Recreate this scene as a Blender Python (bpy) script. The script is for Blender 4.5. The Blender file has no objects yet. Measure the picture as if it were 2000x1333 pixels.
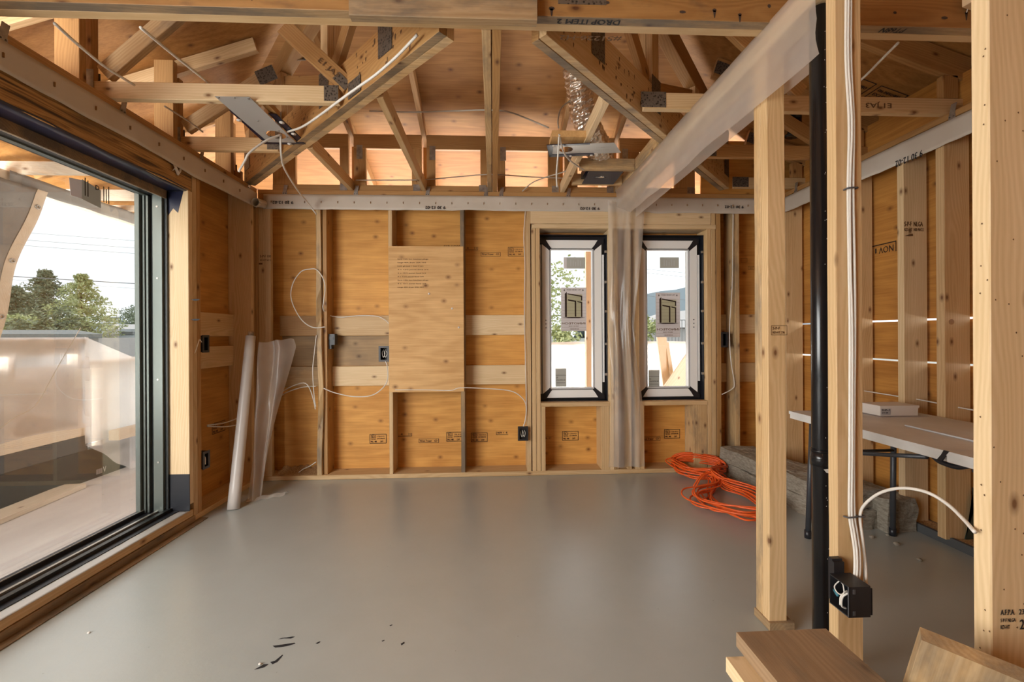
import bpy, math, random
from mathutils import Vector, Matrix, noise as mnoise
random.seed(7)
SC = bpy.context.scene
COL = SC.collection
V = Vector

# ------------------------------------------------------------------ camera
F, CX, Y0, CAMH = 830.0, 1000.0, 655.0, 1.223
PSI, ROLL = math.atan(.045), .0055
cam_d = bpy.data.cameras.new('camera')
cam_d.sensor_width = 36.0
cam_d.lens = 36.0 * F / 2000.0
cam_d.shift_y = -(666.5 - Y0) / 2000.0
cam_d.clip_start = .02
cam_d.clip_end = 3000
cam = bpy.data.objects.new('camera', cam_d)
COL.objects.link(cam)
cam.matrix_world = Matrix.Translation((0, 0, CAMH)) @ Matrix.Rotation(-PSI, 4, 'Z') @ Matrix.Rotation(math.pi / 2, 4, 'X') @ Matrix.Rotation(-ROLL, 4, 'Z')
SC.camera = cam

# ------------------------------------------------------------------ light and exposure
SC.view_settings.view_transform = 'Standard'
SC.view_settings.look = 'None'
SC.view_settings.gamma = 1.0
SC.view_settings.use_curve_mapping = False
SC.view_settings.exposure = 0.0
world = bpy.data.worlds.new('overcast_sky')
SC.world = world
world.use_nodes = True
bg = world.node_tree.nodes['Background']
bg.inputs[0].default_value = (.93, .96, 1.0, 1)
bg.inputs[1].default_value = 1.9

def area(name, loc, target, sx, sy, power, color=(1, 1, 1)):
    l = bpy.data.lights.new(name, 'AREA')
    l.shape = 'RECTANGLE'; l.size = sx; l.size_y = sy; l.energy = power; l.color = color
    o = bpy.data.objects.new(name, l); COL.objects.link(o)
    d = V(target) - V(loc)
    o.matrix_world = Matrix.Translation(loc) @ d.to_track_quat('-Z', 'Y').to_matrix().to_4x4()
    return o
area('daylight_glass_door', (-2.9, -.2, 1.5), (0, 1.6, 1.1), 2.6, 2.2, 360, (1, .985, .96))
area('daylight_back_patio', (.2, 6.6, .6), (.2, 3.9, 2.9), 7.0, 1.0, 560, (1, .95, .88))
area('daylight_side_patio', (-4.6, 1.0, .4), (-2.6, 2.6, 2.8), 1.2, 3.0, 900, (1, .96, .92))
area('daylight_side_yard', (4.9, 2.4, 1.6), (2.7, 2.6, 1.2), 2.2, 1.6, 260, (1, .93, .84))
sun_d = bpy.data.lights.new('soft_sun', 'SUN'); sun_d.energy = 1.6; sun_d.angle = math.radians(25); sun_d.color = (1, .97, .92)
sun = bpy.data.objects.new('soft_sun', sun_d); COL.objects.link(sun)
sun.matrix_world = Matrix.Translation((-6, 4, 8)) @ V((.55, -.35, -.62)).to_track_quat('-Z', 'Y').to_matrix().to_4x4()

# ------------------------------------------------------------------ helpers
fs, fc = math.sin(PSI), math.cos(PSI)
def P(px, py, X=None, Y=None, Z=None):
    """the point of the plane X=, Y= or Z= seen at a pixel of the photograph (used to measure the room)"""
    x = px - CX; y = Y0 - py
    u = (x * math.cos(ROLL) + y * math.sin(ROLL)) / F
    v = (-x * math.sin(ROLL) + y * math.cos(ROLL)) / F
    d = (fs + u * fc, fc - u * fs, v)
    t = X / d[0] if X is not None else Y / d[1] if Y is not None else (Z - CAMH) / d[2]
    return V((d[0] * t, d[1] * t, CAMH + d[2] * t))

WM = {}
def setp(o, M, parent):
    WM[o.name] = M
    if parent is not None:
        o.parent = parent
        o.matrix_parent_inverse = Matrix.Identity(4)
        o.matrix_local = WM[parent.name].inverted() @ M
    else:
        o.matrix_world = M

def tag(o, label=None, cat=None, group=None, kind=None):
    if label: o['label'] = label
    if cat: o['category'] = cat
    if group: o['group'] = group
    if kind: o['kind'] = kind
    return o

def thing(name, label, cat, loc=(0, 0, 0), group=None, kind=None):
    o = bpy.data.objects.new(name, None)
    o.empty_display_size = .05
    COL.objects.link(o)
    M = Matrix.Translation(loc)
    o.matrix_world = M; WM[o.name] = M
    return tag(o, label, cat, group, kind)

def mk(name, verts, faces, mat, parent=None, M=None, smooth=False):
    me = bpy.data.meshes.new(name)
    me.from_pydata([tuple(v) for v in verts], [], faces)
    me.materials.append(mat)
    if smooth:
        me.polygons.foreach_set('use_smooth', [True] * len(me.polygons))
    me.update()
    o = bpy.data.objects.new(name, me)
    COL.objects.link(o)
    setp(o, M if M is not None else Matrix.Identity(4), parent)
    return o

def struct(o):
    o['kind'] = 'structure'
    return o

def board_geo(L, w, t, bev=.0022, segs=1, warp=0, seed=0, wane=0):
    n = segs + 1
    pr = [(-w/2+bev, -t/2), (w/2-bev, -t/2), (w/2, -t/2+bev), (w/2, t/2-bev), (w/2-bev, t/2), (-w/2+bev, t/2), (-w/2, t/2-bev), (-w/2, -t/2+bev)]
    vs, fcs = [], []
    for i in range(n):
        x = -L/2 + L * i / segs
        oy = warp * mnoise.noise(V((x * 1.1, seed * 7.3, 0)))
        oz = warp * mnoise.noise(V((x * 1.1, seed * 7.3, 9)))
        for k, (a, b) in enumerate(pr):
            q = wane * max(0, mnoise.noise(V((x * 2.4, seed * 3.1, k * .9)))) if wane else 0
            vs.append((x, a * (1 - q) + oy, b * (1 - q) + oz))
    for i in range(segs):
        for k in range(8):
            a, b = i * 8 + k, i * 8 + (k + 1) % 8
            fcs.append((a, b, b + 8, a + 8))
    fcs.append(tuple(range(7, -1, -1)))
    fcs.append(tuple(range((n - 1) * 8, n * 8)))
    return vs, fcs

_seed = [0]
def board(name, a, b, w, t, mat, parent=None, up=(0, 0, 1), bev=.0022, warp=0, wane=0, segs=None):
    """a sawn board from a to b; w across, t along 'up'"""
    a, b = V(a), V(b); L = (b - a).length
    x = (b - a).normalized(); z = V(up); z = (z - x * z.dot(x)).normalized(); y = z.cross(x)
    M = Matrix((x, y, z)).transposed().to_4x4(); M.translation = (a + b) / 2
    _seed[0] += 1
    if segs is None: segs = max(1, int(L / .12)) if (warp or wane) else 1
    vs, f = board_geo(L, w, t, min(bev, w * .2, t * .2), segs, warp, _seed[0], wane)
    return mk(name, vs, f, mat, parent, M)

def box(name, x0, x1, y0, y1, z0, z1, mat, parent=None, axis='z', bev=.0022, warp=0, wane=0):
    c = V(((x0+x1)/2, (y0+y1)/2, (z0+z1)/2)); dx, dy, dz = abs(x1-x0), abs(y1-y0), abs(z1-z0)
    if axis == 'x': return board(name, c - V((dx/2,0,0)), c + V((dx/2,0,0)), dy, dz, mat, parent, (0,0,1), bev, warp, wane)
    if axis == 'y': return board(name, c - V((0,dy/2,0)), c + V((0,dy/2,0)), dx, dz, mat, parent, (0,0,1), bev, warp, wane)
    return board(name, c - V((0,0,dz/2)), c + V((0,0,dz/2)), dx, dy, mat, parent, (0,1,0), bev, warp, wane)

class MB:
    def __init__(s): s.v, s.f = [], []
    def add(s, vs, fs_):
        n = len(s.v); s.v += [V(q) for q in vs]; s.f += [tuple(i + n for i in f) for f in fs_]; return s
    def box(s, x0, x1, y0, y1, z0, z1):
        vs = [(x, y, z) for z in (z0, z1) for y in (y0, y1) for x in (x0, x1)]
        return s.add(vs, [(0,2,3,1), (4,5,7,6), (0,1,5,4), (2,6,7,3), (0,4,6,2), (1,3,7,5)])
    def prism(s, pts, d):
        """pts: a planar polygon in 3-D, d: extrusion vector"""
        n = len(pts); d = V(d)
        return s.add([V(p) for p in pts] + [V(p) + d for p in pts], [tuple(range(n-1, -1, -1)), tuple(range(n, 2*n))] + [(i, (i+1) % n, n + (i+1) % n, n + i) for i in range(n)])
    def quad(s, a, b, c, d): return s.add([a, b, c, d], [(0, 1, 2, 3)])
    def tube(s, pts, r, n=8, cap=True, r2=None):
        pts = [V(p) for p in pts]; vs, fcs = [], []
        up = V((0, 0, 1)); prev = None
        for i, p in enumerate(pts):
            t = (pts[min(i+1, len(pts)-1)] - pts[max(i-1, 0)]).normalized()
            if prev is None:
                u = t.cross(up) if abs(t.z) < .95 else t.cross(V((1, 0, 0)))
            else:
                u = prev - t * prev.dot(t)
            u.normalize(); w = t.cross(u); prev = u
            rr = r if not callable(r) else r(i / max(1, len(pts)-1))
            rb = rr if r2 is None else r2
            for k in range(n):
                a = 2 * math.pi * k / n
                vs.append(p + u * (rr * math.cos(a)) + w * (rb * math.sin(a)))
        for i in range(len(pts) - 1):
            for k in range(n):
                a, b = i*n + k, i*n + (k+1) % n
                fcs.append((a, b, b + n, a + n))
        if cap:
            fcs.append(tuple(range(n-1, -1, -1))); fcs.append(tuple(range((len(pts)-1)*n, len(pts)*n)))
        return s.add(vs, fcs)
    def cyl(s, a, b, r, n=20): return s.tube([a, b], r, n)
    def make(s, name, mat, parent=None, smooth=False, M=None):
        vs = s.v
        if M is not None:
            Mi = M.inverted(); vs = [Mi @ v for v in vs]
        return mk(name, vs, s.f, mat, parent, M, smooth)

def smooth_path(pts, k=8):
    pts = [V(p) for p in pts]; out = []
    q = [pts[0] * 2 - pts[1]] + pts + [pts[-1] * 2 - pts[-2]]
    for i in range(1, len(q) - 2):
        a, b, c, d = q[i-1], q[i], q[i+1], q[i+2]
        for j in range(k):
            t = j / k
            out.append(.5 * ((2*b) + (c-a)*t + (2*a-5*b+4*c-d)*t*t + (3*b-a-3*c+d)*t*t*t))
    out.append(pts[-1])
    return out

def cable(name, pts, r, mat, parent=None, k=8, n=8, r2=None):
    m = MB().tube(smooth_path(pts, k), r, n, r2=r2)
    c = sum((V(p) for p in pts), V()) / len(pts)
    return m.make(name, mat, parent, True, Matrix.Translation(c) if parent is None else None)

def grid(name, fn, nu, nv, mat, parent=None, thick=0, smooth=True, M=None):
    vs = [V(fn(i / nu, j / nv)) for j in range(nv + 1) for i in range(nu + 1)]
    fcs = [(j*(nu+1)+i, j*(nu+1)+i+1, (j+1)*(nu+1)+i+1, (j+1)*(nu+1)+i) for j in range(nv) for i in range(nu)]
    if M is not None:
        Mi = M.inverted(); vs = [Mi @ v for v in vs]
    o = mk(name, vs, fcs, mat, parent, M, smooth)
    if thick:
        md = o.modifiers.new('solid', 'SOLIDIFY'); md.thickness = thick; md.offset = 0
    return o

_tc = {}
def text_geo(s):
    if s not in _tc:
        c = bpy.data.curves.new('ink', 'FONT'); c.body = s; c.align_x = 'LEFT'; c.resolution_u = 2
        o = bpy.data.objects.new('ink', c); m = o.to_mesh()
        vs = [v.co.copy() for v in m.vertices]; f = [tuple(p.vertices) for p in m.polygons]
        o.to_mesh_clear(); bpy.data.objects.remove(o); bpy.data.curves.remove(c)
        if vs:
            x0 = min(v.x for v in vs); x1 = max(v.x for v in vs); y0 = min(v.y for v in vs)
            vs = [V((v.x - x0, v.y - y0, 0)) for v in vs]
            _tc[s] = (vs, f, x1 - x0, max(v.y for v in vs))
        else: _tc[s] = ([], [], 0, 1)
    return _tc[s]

def ink(name, items, o, u, v, mat, parent, off=.0012, label=None):
    """printed marks on a surface: o is the lower left corner, u/v the unit directions"""
    o, u, v = V(o), V(u).normalized(), V(v).normalized(); n = u.cross(v)
    m = MB()
    def pt(x, y): return o + u * x + v * y + n * off
    for it in items:
        if it[0] == 't':
            _, s, x, y, w, h = it
            vs, f, tw, th = text_geo(s)
            if tw:
                for sx_ in (0, min(.0022, h * .09)):
                    m.add([pt(x + sx_ + q.x * w / tw, y + sx_ * .5 + q.y * h / th) + n * sx_ * .05 for q in vs], f)
        elif it[0] == 'r':
            _, x0, y0, x1, y1, l = it
            for a, b, c, d in ((x0, y0, x1, y0+l), (x0, y1-l, x1, y1), (x0, y0+l, x0+l, y1-l), (x1-l, y0+l, x1, y1-l)):
                m.quad(pt(a, b), pt(c, b), pt(c, d), pt(a, d))
        elif it[0] == 'f':
            _, x0, y0, x1, y1 = it
            m.quad(pt(x0, y0), pt(x1, y0), pt(x1, y1), pt(x0, y1))
        elif it[0] == 'p':
            pts = [pt(a, b) for a, b in it[1]]
            m.add(pts, [tuple(range(len(pts)))])
    ob = m.make(name, mat, parent)
    if label: ob['label'] = label
    if len(items) > 20: ob['kind'] = 'stuff'
    return ob

# ------------------------------------------------------------------ materials
class NT:
    def __init__(s, name):
        s.m = bpy.data.materials.new(name); s.m.use_nodes = True
        s.t = s.m.node_tree; s.n = s.t.nodes; s.n.clear()
        s.out = s.n.new('ShaderNodeOutputMaterial')
    def add(s, typ, **kw):
        n = s.n.new(typ)
        for k, v in kw.items():
            if k.startswith('i_'):
                key = k[2:].replace('_', ' ')
                n.inputs[int(key) if key.isdigit() else key].default_value = v
            else: setattr(n, k, v)
        return n
    def link(s, a, b): s.t.links.new(a, b)
    def ramp(s, fac, stops):
        r = s.n.new('ShaderNodeValToRGB'); e = r.color_ramp.elements
        while len(e) < len(stops): e.new(.5)
        for i, (p, c) in enumerate(stops):
            e[i].position = p; e[i].color = (*c, 1) if len(c) == 3 else c
        s.link(fac, r.inputs[0]); return r.outputs[0]
    def mix(s, fac, a, b, typ='MIX'):
        n = s.n.new('ShaderNodeMix'); n.data_type = 'RGBA'; n.blend_type = typ
        for v, sock in ((fac, n.inputs[0]), (a, n.inputs[6]), (b, n.inputs[7])):
            if isinstance(v, (int, float)): sock.default_value = v
            elif isinstance(v, tuple): sock.default_value = (*v, 1) if len(v) == 3 else v
            else: s.link(v, sock)
        return n.outputs[2]
    def math(s, op, a, b=0, c=0):
        n = s.n.new('ShaderNodeMath'); n.operation = op
        for i, v in enumerate((a, b, c)):
            if isinstance(v, (int, float)): n.inputs[i].default_value = v
            else: s.link(v, n.inputs[i])
        return n.outputs[0]
    def coords(s, scale=(1, 1, 1), rand=True):
        tc = s.add('ShaderNodeTexCoord'); mp = s.add('ShaderNodeMapping'); mp.inputs['Scale'].default_value = scale
        src = tc.outputs['Object']
        if rand:
            oi = s.add('ShaderNodeObjectInfo'); cb = s.add('ShaderNodeCombineXYZ')
            s.link(s.math('MULTIPLY', oi.outputs['Random'], 37.0), cb.inputs[0]); s.link(s.math('MULTIPLY', oi.outputs['Random'], .09), cb.inputs[1]); s.link(s.math('MULTIPLY', oi.outputs['Random'], .07), cb.inputs[2])
            va = s.add('ShaderNodeVectorMath', operation='ADD'); s.link(src, va.inputs[0]); s.link(cb.outputs[0], va.inputs[1]); src = va.outputs[0]
        s.link(src, mp.inputs[0]); return mp.outputs[0]
    def noise(s, vec, scale, detail=3, rough=.5):
        n = s.add('ShaderNodeTexNoise'); n.inputs['Scale'].default_value = scale; n.inputs['Detail'].default_value = detail; n.inputs['Roughness'].default_value = rough
        s.link(vec, n.inputs['Vector']); return n.outputs[0]
    def principled(s, color, rough=.6, metal=0, bump=None, bstr=.2, bdist=.002, **kw):
        p = s.add('ShaderNodeBsdfPrincipled')
        for v, k in ((color, 'Base Color'), (rough, 'Roughness'), (metal, 'Metallic')):
            if isinstance(v, (int, float)): p.inputs[k].default_value = v
            elif isinstance(v, tuple): p.inputs[k].default_value = (*v, 1)
            else: s.link(v, p.inputs[k])
        for k, v in kw.items(): p.inputs[k.replace('_', ' ')].default_value = v
        if bump is not None:
            b = s.add('ShaderNodeBump'); b.inputs['Strength'].default_value = bstr; b.inputs['Distance'].default_value = bdist
            s.link(bump, b.inputs['Height']); s.link(b.outputs[0], p.inputs['Normal'])
        s.link(p.outputs[0], s.out.inputs[0]); return p

def flat(name, c, rough=.5, metal=0, **kw):
    t = NT(name); t.principled(c, rough, metal, **kw); return t.m

def lumber(name, light, dark, stain=None, stain_amt=.0, knots=1.0, rough=.62, ring=26, var=.10):
    """sawn softwood, grain along local X: growth rings round a wandering pith, fine fibres, knots, optional weather stain"""
    t = NT(name)
    v = t.coords((1, 1, 1))
    n1 = t.noise(t.coords((.35, 1.5, 1.5)), 2.2, 3)
    w = t.add('ShaderNodeVectorMath', operation='SCALE'); cb = t.add('ShaderNodeCombineXYZ')
    t.link(t.math('MULTIPLY', t.math('SUBTRACT', n1, .5), .0), cb.inputs[0]); t.link(t.math('MULTIPLY', t.math('SUBTRACT', n1, .5), .16), cb.inputs[1]); t.link(t.math('MULTIPLY', t.math('SUBTRACT', n1, .35), .10), cb.inputs[2])
    va = t.add('ShaderNodeVectorMath', operation='ADD'); t.link(v, va.inputs[0]); t.link(cb.outputs[0], va.inputs[1])
    wv = t.add('ShaderNodeTexWave', wave_type='RINGS', rings_direction='X'); wv.inputs['Scale'].default_value = ring; wv.inputs['Distortion'].default_value = 1.2; wv.inputs['Detail'].default_value = 2
    t.link(va.outputs[0], wv.inputs['Vector'])
    fib = t.noise(t.coords((1.6, 90, 90)), 3, 4, .6)
    broad = t.noise(t.coords((.8, 5, 5)), 2, 3)
    f = t.math('ADD', t.math('MULTIPLY', wv.outputs['Fac'], .20), t.math('ADD', t.math('MULTIPLY', fib, .40), t.math('MULTIPLY', broad, .62)))
    col = t.ramp(f, [(.25, light), (.85, dark)])
    # knots
    if knots:
        vo = t.add('ShaderNodeTexVoronoi', voronoi_dimensions='2D'); vo.inputs['Scale'].default_value = 1.0
        sx = t.add('ShaderNodeSeparateXYZ'); t.link(t.coords((1, 1, 1)), sx.inputs[0]); c2 = t.add('ShaderNodeCombineXYZ')
        t.link(t.math('MULTIPLY', sx.outputs[0], 4.2), c2.inputs[0]); t.link(t.math('MULTIPLY', t.math('ADD', sx.outputs[1], sx.outputs[2]), 8.0), c2.inputs[1]); t.link(c2.outputs[0], vo.inputs['Vector'])
        k = t.ramp(t.math('ADD', vo.outputs['Distance'], t.math('MULTIPLY', fib, .03)), [(.045 * knots, (1, 1, 1)), (.075 * knots, (.55, .55, .55)), (.15 * knots, (0, 0, 0))])
        sr_ = t.add('ShaderNodeSeparateColor'); t.link(vo.outputs['Color'], sr_.inputs[0])
        k = t.math('MULTIPLY', k, t.math('GREATER_THAN', sr_.outputs[0], .72))
        col = t.mix(k, col, (dark[0] * .34, dark[1] * .24, dark[2] * .2))
    if stain:
        sn = t.noise(t.coords((1.1, 3.2, 3.2)), 2.1, 5, .65)
        sf = t.ramp(sn, [(.62 - stain_amt * .35, (0, 0, 0)), (.80 - stain_amt * .3, (1, 1, 1))])
        col = t.mix(t.math('MULTIPLY', sf, .8), col, t.ramp(fib, [(.3, stain), (.75, tuple(q * .55 for q in stain))]))
    oi = t.add('ShaderNodeObjectInfo')
    hs = t.add('ShaderNodeHueSaturation'); t.link(t.math('ADD', 1 - var, t.math('MULTIPLY', oi.outputs['Random'], 2 * var)), hs.inputs['Value']); t.link(col, hs.inputs['Color'])
    t.principled(hs.outputs[0], rough, 0, fib, .12, .001)
    return t.m

def plywood(name, light, dark, axes=(1, 6, 6), rough=.65, wash=None, contour=9, kscale=4.2, pl=(0, 2)):
    """rotary-cut veneer: contour lines of a stretched noise, football knots; axes = stretch of the object's axes"""
    t = NT(name)
    vec = t.coords(axes, rand=False)
    n = t.noise(vec, .8, 2, .45)
    s_ = t.math('SINE', t.math('MULTIPLY', n, contour * 6.28))
    fine = t.noise(t.coords(tuple(a * (2 if a <= 1.5 else 9) for a in axes), rand=False), 2, 4, .6)
    f = t.math('ADD', t.math('MULTIPLY', t.math('ADD', s_, 1), .065), t.math('ADD', t.math('MULTIPLY', fine, .50), t.math('MULTIPLY', t.noise(t.coords((1, 1, 1), rand=False), 1.7, 4, .6), .50)))
    col = t.ramp(f, [(.36, light), (.76, dark)])
    vo = t.add('ShaderNodeTexVoronoi', voronoi_dimensions='2D'); vo.inputs['Scale'].default_value = kscale
    sx = t.add('ShaderNodeSeparateXYZ'); t.link(t.coords(tuple(1 + (a - 1) * .08 for a in axes), rand=False), sx.inputs[0]); c2 = t.add('ShaderNodeCombineXYZ')
    t.link(sx.outputs[pl[0]], c2.inputs[0]); t.link(sx.outputs[pl[1]], c2.inputs[1]); t.link(c2.outputs[0], vo.inputs['Vector'])
    k = t.ramp(t.math('ADD', vo.outputs['Distance'], t.math('MULTIPLY', fine, .06)), [(.055, (1, 1, 1)), (.085, (.6, .6, .6)), (.17, (0, 0, 0))])
    sr_ = t.add('ShaderNodeSeparateColor'); t.link(vo.outputs['Color'], sr_.inputs[0])
    k = t.math('MULTIPLY', k, t.math('MULTIPLY', t.math('GREATER_THAN', sr_.outputs[0], .55), t.math('ADD', .45, t.math('MULTIPLY', sr_.outputs[1], .55))))
    col = t.mix(k, col, (dark[0] * .38, dark[1] * .28, dark[2] * .2))
    if wash:
        wn = t.noise(t.coords((1, 1, 1), rand=False), 1.3, 4, .6)
        col = t.mix(t.math('MULTIPLY', t.ramp(wn, [(.52, (0, 0, 0)), (.7, (1, 1, 1))]), .7), col, wash)
    t.principled(col, rough, 0, fine, .12, .001)
    return t.m

M = {}
M['fresh'] = lumber('spruce_fresh', (.70, .50, .285), (.50, .315, .14))
M['pale'] = lumber('spruce_pale', (.78, .60, .38), (.60, .42, .22), var=.06)
M['tan'] = lumber('spruce_tan', (.50, .285, .105), (.32, .155, .048))
M['blue'] = lumber('spruce_blue_stained', (.66, .47, .26), (.45, .27, .11), stain=(.22, .17, .12), stain_amt=.42)
M['worn'] = lumber('spruce_weathered', (.42, .29, .16), (.26, .155, .07), stain=(.13, .105, .08), stain_amt=.6)
M['girder'] = lumber('girder_lumber', (.36, .19, .062), (.22, .10, .027), stain=(.05, .035, .03), stain_amt=.10, knots=1.2)
M['worn2'] = lumber('plank_greyed', (.34, .225, .13), (.22, .135, .07), stain=(.20, .15, .10), stain_amt=.3)
t = NT('parallel_strand_lumber')
n1 = t.noise(t.coords((2.2, 46, 46)), 1.0, 2, .5); n2 = t.noise(t.coords((5, 150, 150)), 1.0, 3, .6); n3 = t.noise(t.coords((1.5, 12, 12)), 1.0, 3, .6)
c_ = t.ramp(t.math('ADD', t.math('MULTIPLY', n1, .75), t.math('MULTIPLY', n2, .25)), [(.36, (.05, .025, .010)), (.45, (.30, .15, .045)), (.54, (.46, .26, .085)), (.60, (.20, .09, .025)), (.70, (.50, .30, .11))])
c_ = t.mix(t.ramp(n3, [(.55, (0, 0, 0)), (.72, (.75, .75, .75))]), c_, (.06, .032, .014))
t.principled(c_, .6, 0, n1, .3, .003)
M['psl'] = t.m
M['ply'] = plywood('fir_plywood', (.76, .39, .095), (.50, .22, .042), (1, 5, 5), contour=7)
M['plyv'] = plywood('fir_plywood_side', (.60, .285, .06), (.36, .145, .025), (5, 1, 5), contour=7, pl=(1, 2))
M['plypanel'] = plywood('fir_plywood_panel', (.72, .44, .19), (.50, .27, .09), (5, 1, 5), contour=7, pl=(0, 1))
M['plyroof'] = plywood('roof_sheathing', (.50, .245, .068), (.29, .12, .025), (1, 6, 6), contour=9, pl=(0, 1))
M['plyout'] = plywood('parapet_plywood', (.55, .42, .30), (.42, .30, .20), (6, 1, 3), contour=6, pl=(1, 2))
M['lumout'] = lumber('outdoor_lumber', (.72, .62, .50), (.58, .47, .35), var=.08)
M['osb'] = flat('dark_liner', (.05, .04, .035), .8)

t = NT('concrete_floor')
v = t.coords((1, 1, 1), rand=False)
a = t.noise(v, 1.1, 5, .6); b = t.noise(v, 60, 3, .7); c = t.noise(v, 7, 5, .65)
col = t.ramp(t.math('ADD', t.math('MULTIPLY', a, .6), t.math('ADD', t.math('MULTIPLY', c, .32), t.math('MULTIPLY', b, .08))), [(.30, (.335, .36, .345)), (.70, (.405, .43, .415))])
vo = t.add('ShaderNodeTexVoronoi'); vo.inputs['Scale'].default_value = 9; t.link(v, vo.inputs['Vector'])
sp = t.ramp(vo.outputs['Distance'], [(.02, (1, 1, 1)), (.035, (0, 0, 0))])
col = t.mix(t.math('MULTIPLY', sp, .5), col, (.12, .11, .10))
t.principled(col, t.ramp(c, [(.3, (.30, .30, .30)), (.7, (.34, .34, .34))]), 0, t.math('ADD', t.math('MULTIPLY', t.noise(v, 22, 3), .8), t.math('ADD', b, t.math('MULTIPLY', c, .5))), .3, .0012, IOR=2.2)
M['concrete'] = t.m

t = NT('deck_board_primer')
v = t.coords((1, 1, 1), rand=False)
a = t.noise(t.coords((3, 1, 1), rand=False), 1.5, 5, .6)
vo = t.add('ShaderNodeTexVoronoi'); vo.inputs['Scale'].default_value = 5; t.link(t.coords((1.6, 1, 1), rand=False), vo.inputs['Vector'])
col = t.mix(t.ramp(vo.outputs['Distance'], [(.03, (1, 1, 1)), (.05, (0, 0, 0))]), t.ramp(a, [(.3, (.50, .455, .43)), (.7, (.60, .56, .535))]), (.12, .11, .10))
t.principled(col, .8)
M['deck'] = t.m

def poly(name, opac, tint=(.9, .88, .86), rough=.25, gloss=.16):
    t = NT(name)
    tr = t.add('ShaderNodeBsdfTransparent'); di = t.add('ShaderNodeBsdfDiffuse'); tl = t.add('ShaderNodeBsdfTranslucent'); gl = t.add('ShaderNodeBsdfGlossy')
    di.inputs[0].default_value = (*tint, 1); tl.inputs[0].default_value = (*tint, 1); gl.inputs['Roughness'].default_value = rough
    m1 = t.add('ShaderNodeMixShader'); m1.inputs[0].default_value = .55; t.link(di.outputs[0], m1.inputs[1]); t.link(tl.outputs[0], m1.inputs[2])
    m2 = t.add('ShaderNodeMixShader'); t.link(tr.outputs[0], m2.inputs[1]); t.link(m1.outputs[0], m2.inputs[2])
    n = t.noise(t.coords((1, 1, 1), rand=False), 5, 3)
    t.link(t.math('ADD', opac - .1, t.math('MULTIPLY', n, .2)), m2.inputs[0])
    lw = t.add('ShaderNodeLayerWeight'); lw.inputs[0].default_value = .35
    m3 = t.add('ShaderNodeMixShader'); t.link(t.math('MULTIPLY', t.math('ADD', lw.outputs['Fresnel'], .25), gloss * 2), m3.inputs[0]); t.link(m2.outputs[0], m3.inputs[1]); t.link(gl.outputs[0], m3.inputs[2])
    t.link(m3.outputs[0], t.out.inputs[0])
    return t.m
M['poly'] = poly('clear_poly_sheet', .40, (.88, .82, .75), gloss=.055)
M['polywrap'] = poly('wrap_poly_sheet', .52, (.88, .83, .77), gloss=.08)
M['polywhite'] = poly('white_poly_sheet', .86, (.86, .82, .79), gloss=.01)
M['polyout'] = poly('deck_poly_sheet', .60, (.82, .78, .77), gloss=.012)
t = NT('sill_gasket_strip')
n = t.noise(t.coords((1, 1, 1), rand=False), 3, 4)
t.principled(t.ramp(n, [(.35, (.50, .43, .35)), (.65, (.58, .52, .45))]), .5, 0, n, .3, .004)
M['band'] = t.m

def glass(name, tint, refl=.6):
    t = NT(name)
    tr = t.add('ShaderNodeBsdfTransparent'); tr.inputs[0].default_value = (*tint, 1)
    gl = t.add('ShaderNodeBsdfGlossy'); gl.inputs['Roughness'].default_value = .01; gl.inputs[0].default_value = (.9, .95, .93, 1)
    fr = t.add('ShaderNodeFresnel'); fr.inputs[0].default_value = 1.5
    m = t.add('ShaderNodeMixShader'); t.link(t.math('MULTIPLY', fr.outputs[0], refl), m.inputs[0]); t.link(tr.outputs[0], m.inputs[1]); t.link(gl.outputs[0], m.inputs[2])
    t.link(m.outputs[0], t.out.inputs[0]); return t.m
M['glass'] = glass('window_glass', (.86, .875, .87), .3)
M['glassdoor'] = glass('door_glass', (.86, .87, .865), .22)

M['black'] = flat('black_membrane', (.012, .013, .018), .38)
M['navy'] = flat('navy_poly_wrap', (.012, .014, .035), .3)
M['abs'] = flat('black_pipe_plastic', (.008, .008, .009), .22)
M['boxblk'] = flat('black_box_plastic', (.016, .015, .017), .45)
M['boxgray'] = flat('grey_box_plastic', (.07, .07, .075), .5)
M['alu'] = flat('grey_green_aluminium', (.16, .18, .165), .35, .6)
M['aludark'] = flat('dark_aluminium', (.035, .038, .038), .35, .4)
M['alulight'] = flat('light_aluminium_strip', (.50, .48, .44), .3, .7)
M['pvc'] = flat('pale_grey_frame', (.90, .90, .885), .35)
M['pvcshade'] = flat('mid_grey_frame', (.55, .56, .57), .35)
t = NT('galvanised_steel'); n = t.noise(t.coords((1, 1, 1)), 30, 3)
t.principled(t.ramp(n, [(.3, (.28, .27, .26)), (.7, (.50, .48, .46))]), .38, .85); M['galv'] = t.m
t = NT('dark_truss_plate'); tc = t.coords((1, 1, 1)); vo = t.add('ShaderNodeTexVoronoi'); vo.inputs['Scale'].default_value = 80; t.link(tc, vo.inputs['Vector'])
t.principled(t.ramp(vo.outputs['Distance'], [(.15, (.03, .025, .02)), (.5, (.17, .145, .12))]), .5, .6, vo.outputs['Distance'], .5, .002); M['plate'] = t.m
M['sheetmetal'] = flat('grey_sheet_metal', (.50, .49, .47), .4, .25)
t = NT('foil_duct'); n = t.noise(t.coords((1, 1, 1), rand=False), 22, 4, .7)
t.principled((.86, .80, .72), .20, .9, n, .6, .01); M['foil'] = t.m
M['cable'] = flat('white_cable_jacket', (.66, .62, .56), .45)
M['cablegray'] = flat('grey_wire', (.42, .36, .29), .5)
M['orange'] = flat('orange_cord_jacket', (.78, .115, .018), .42)
M['ink'] = flat('stamp_ink', (.03, .013, .006), .8)
M['inkfaint'] = flat('faint_stamp_ink', (.13, .065, .025), .8)
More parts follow.
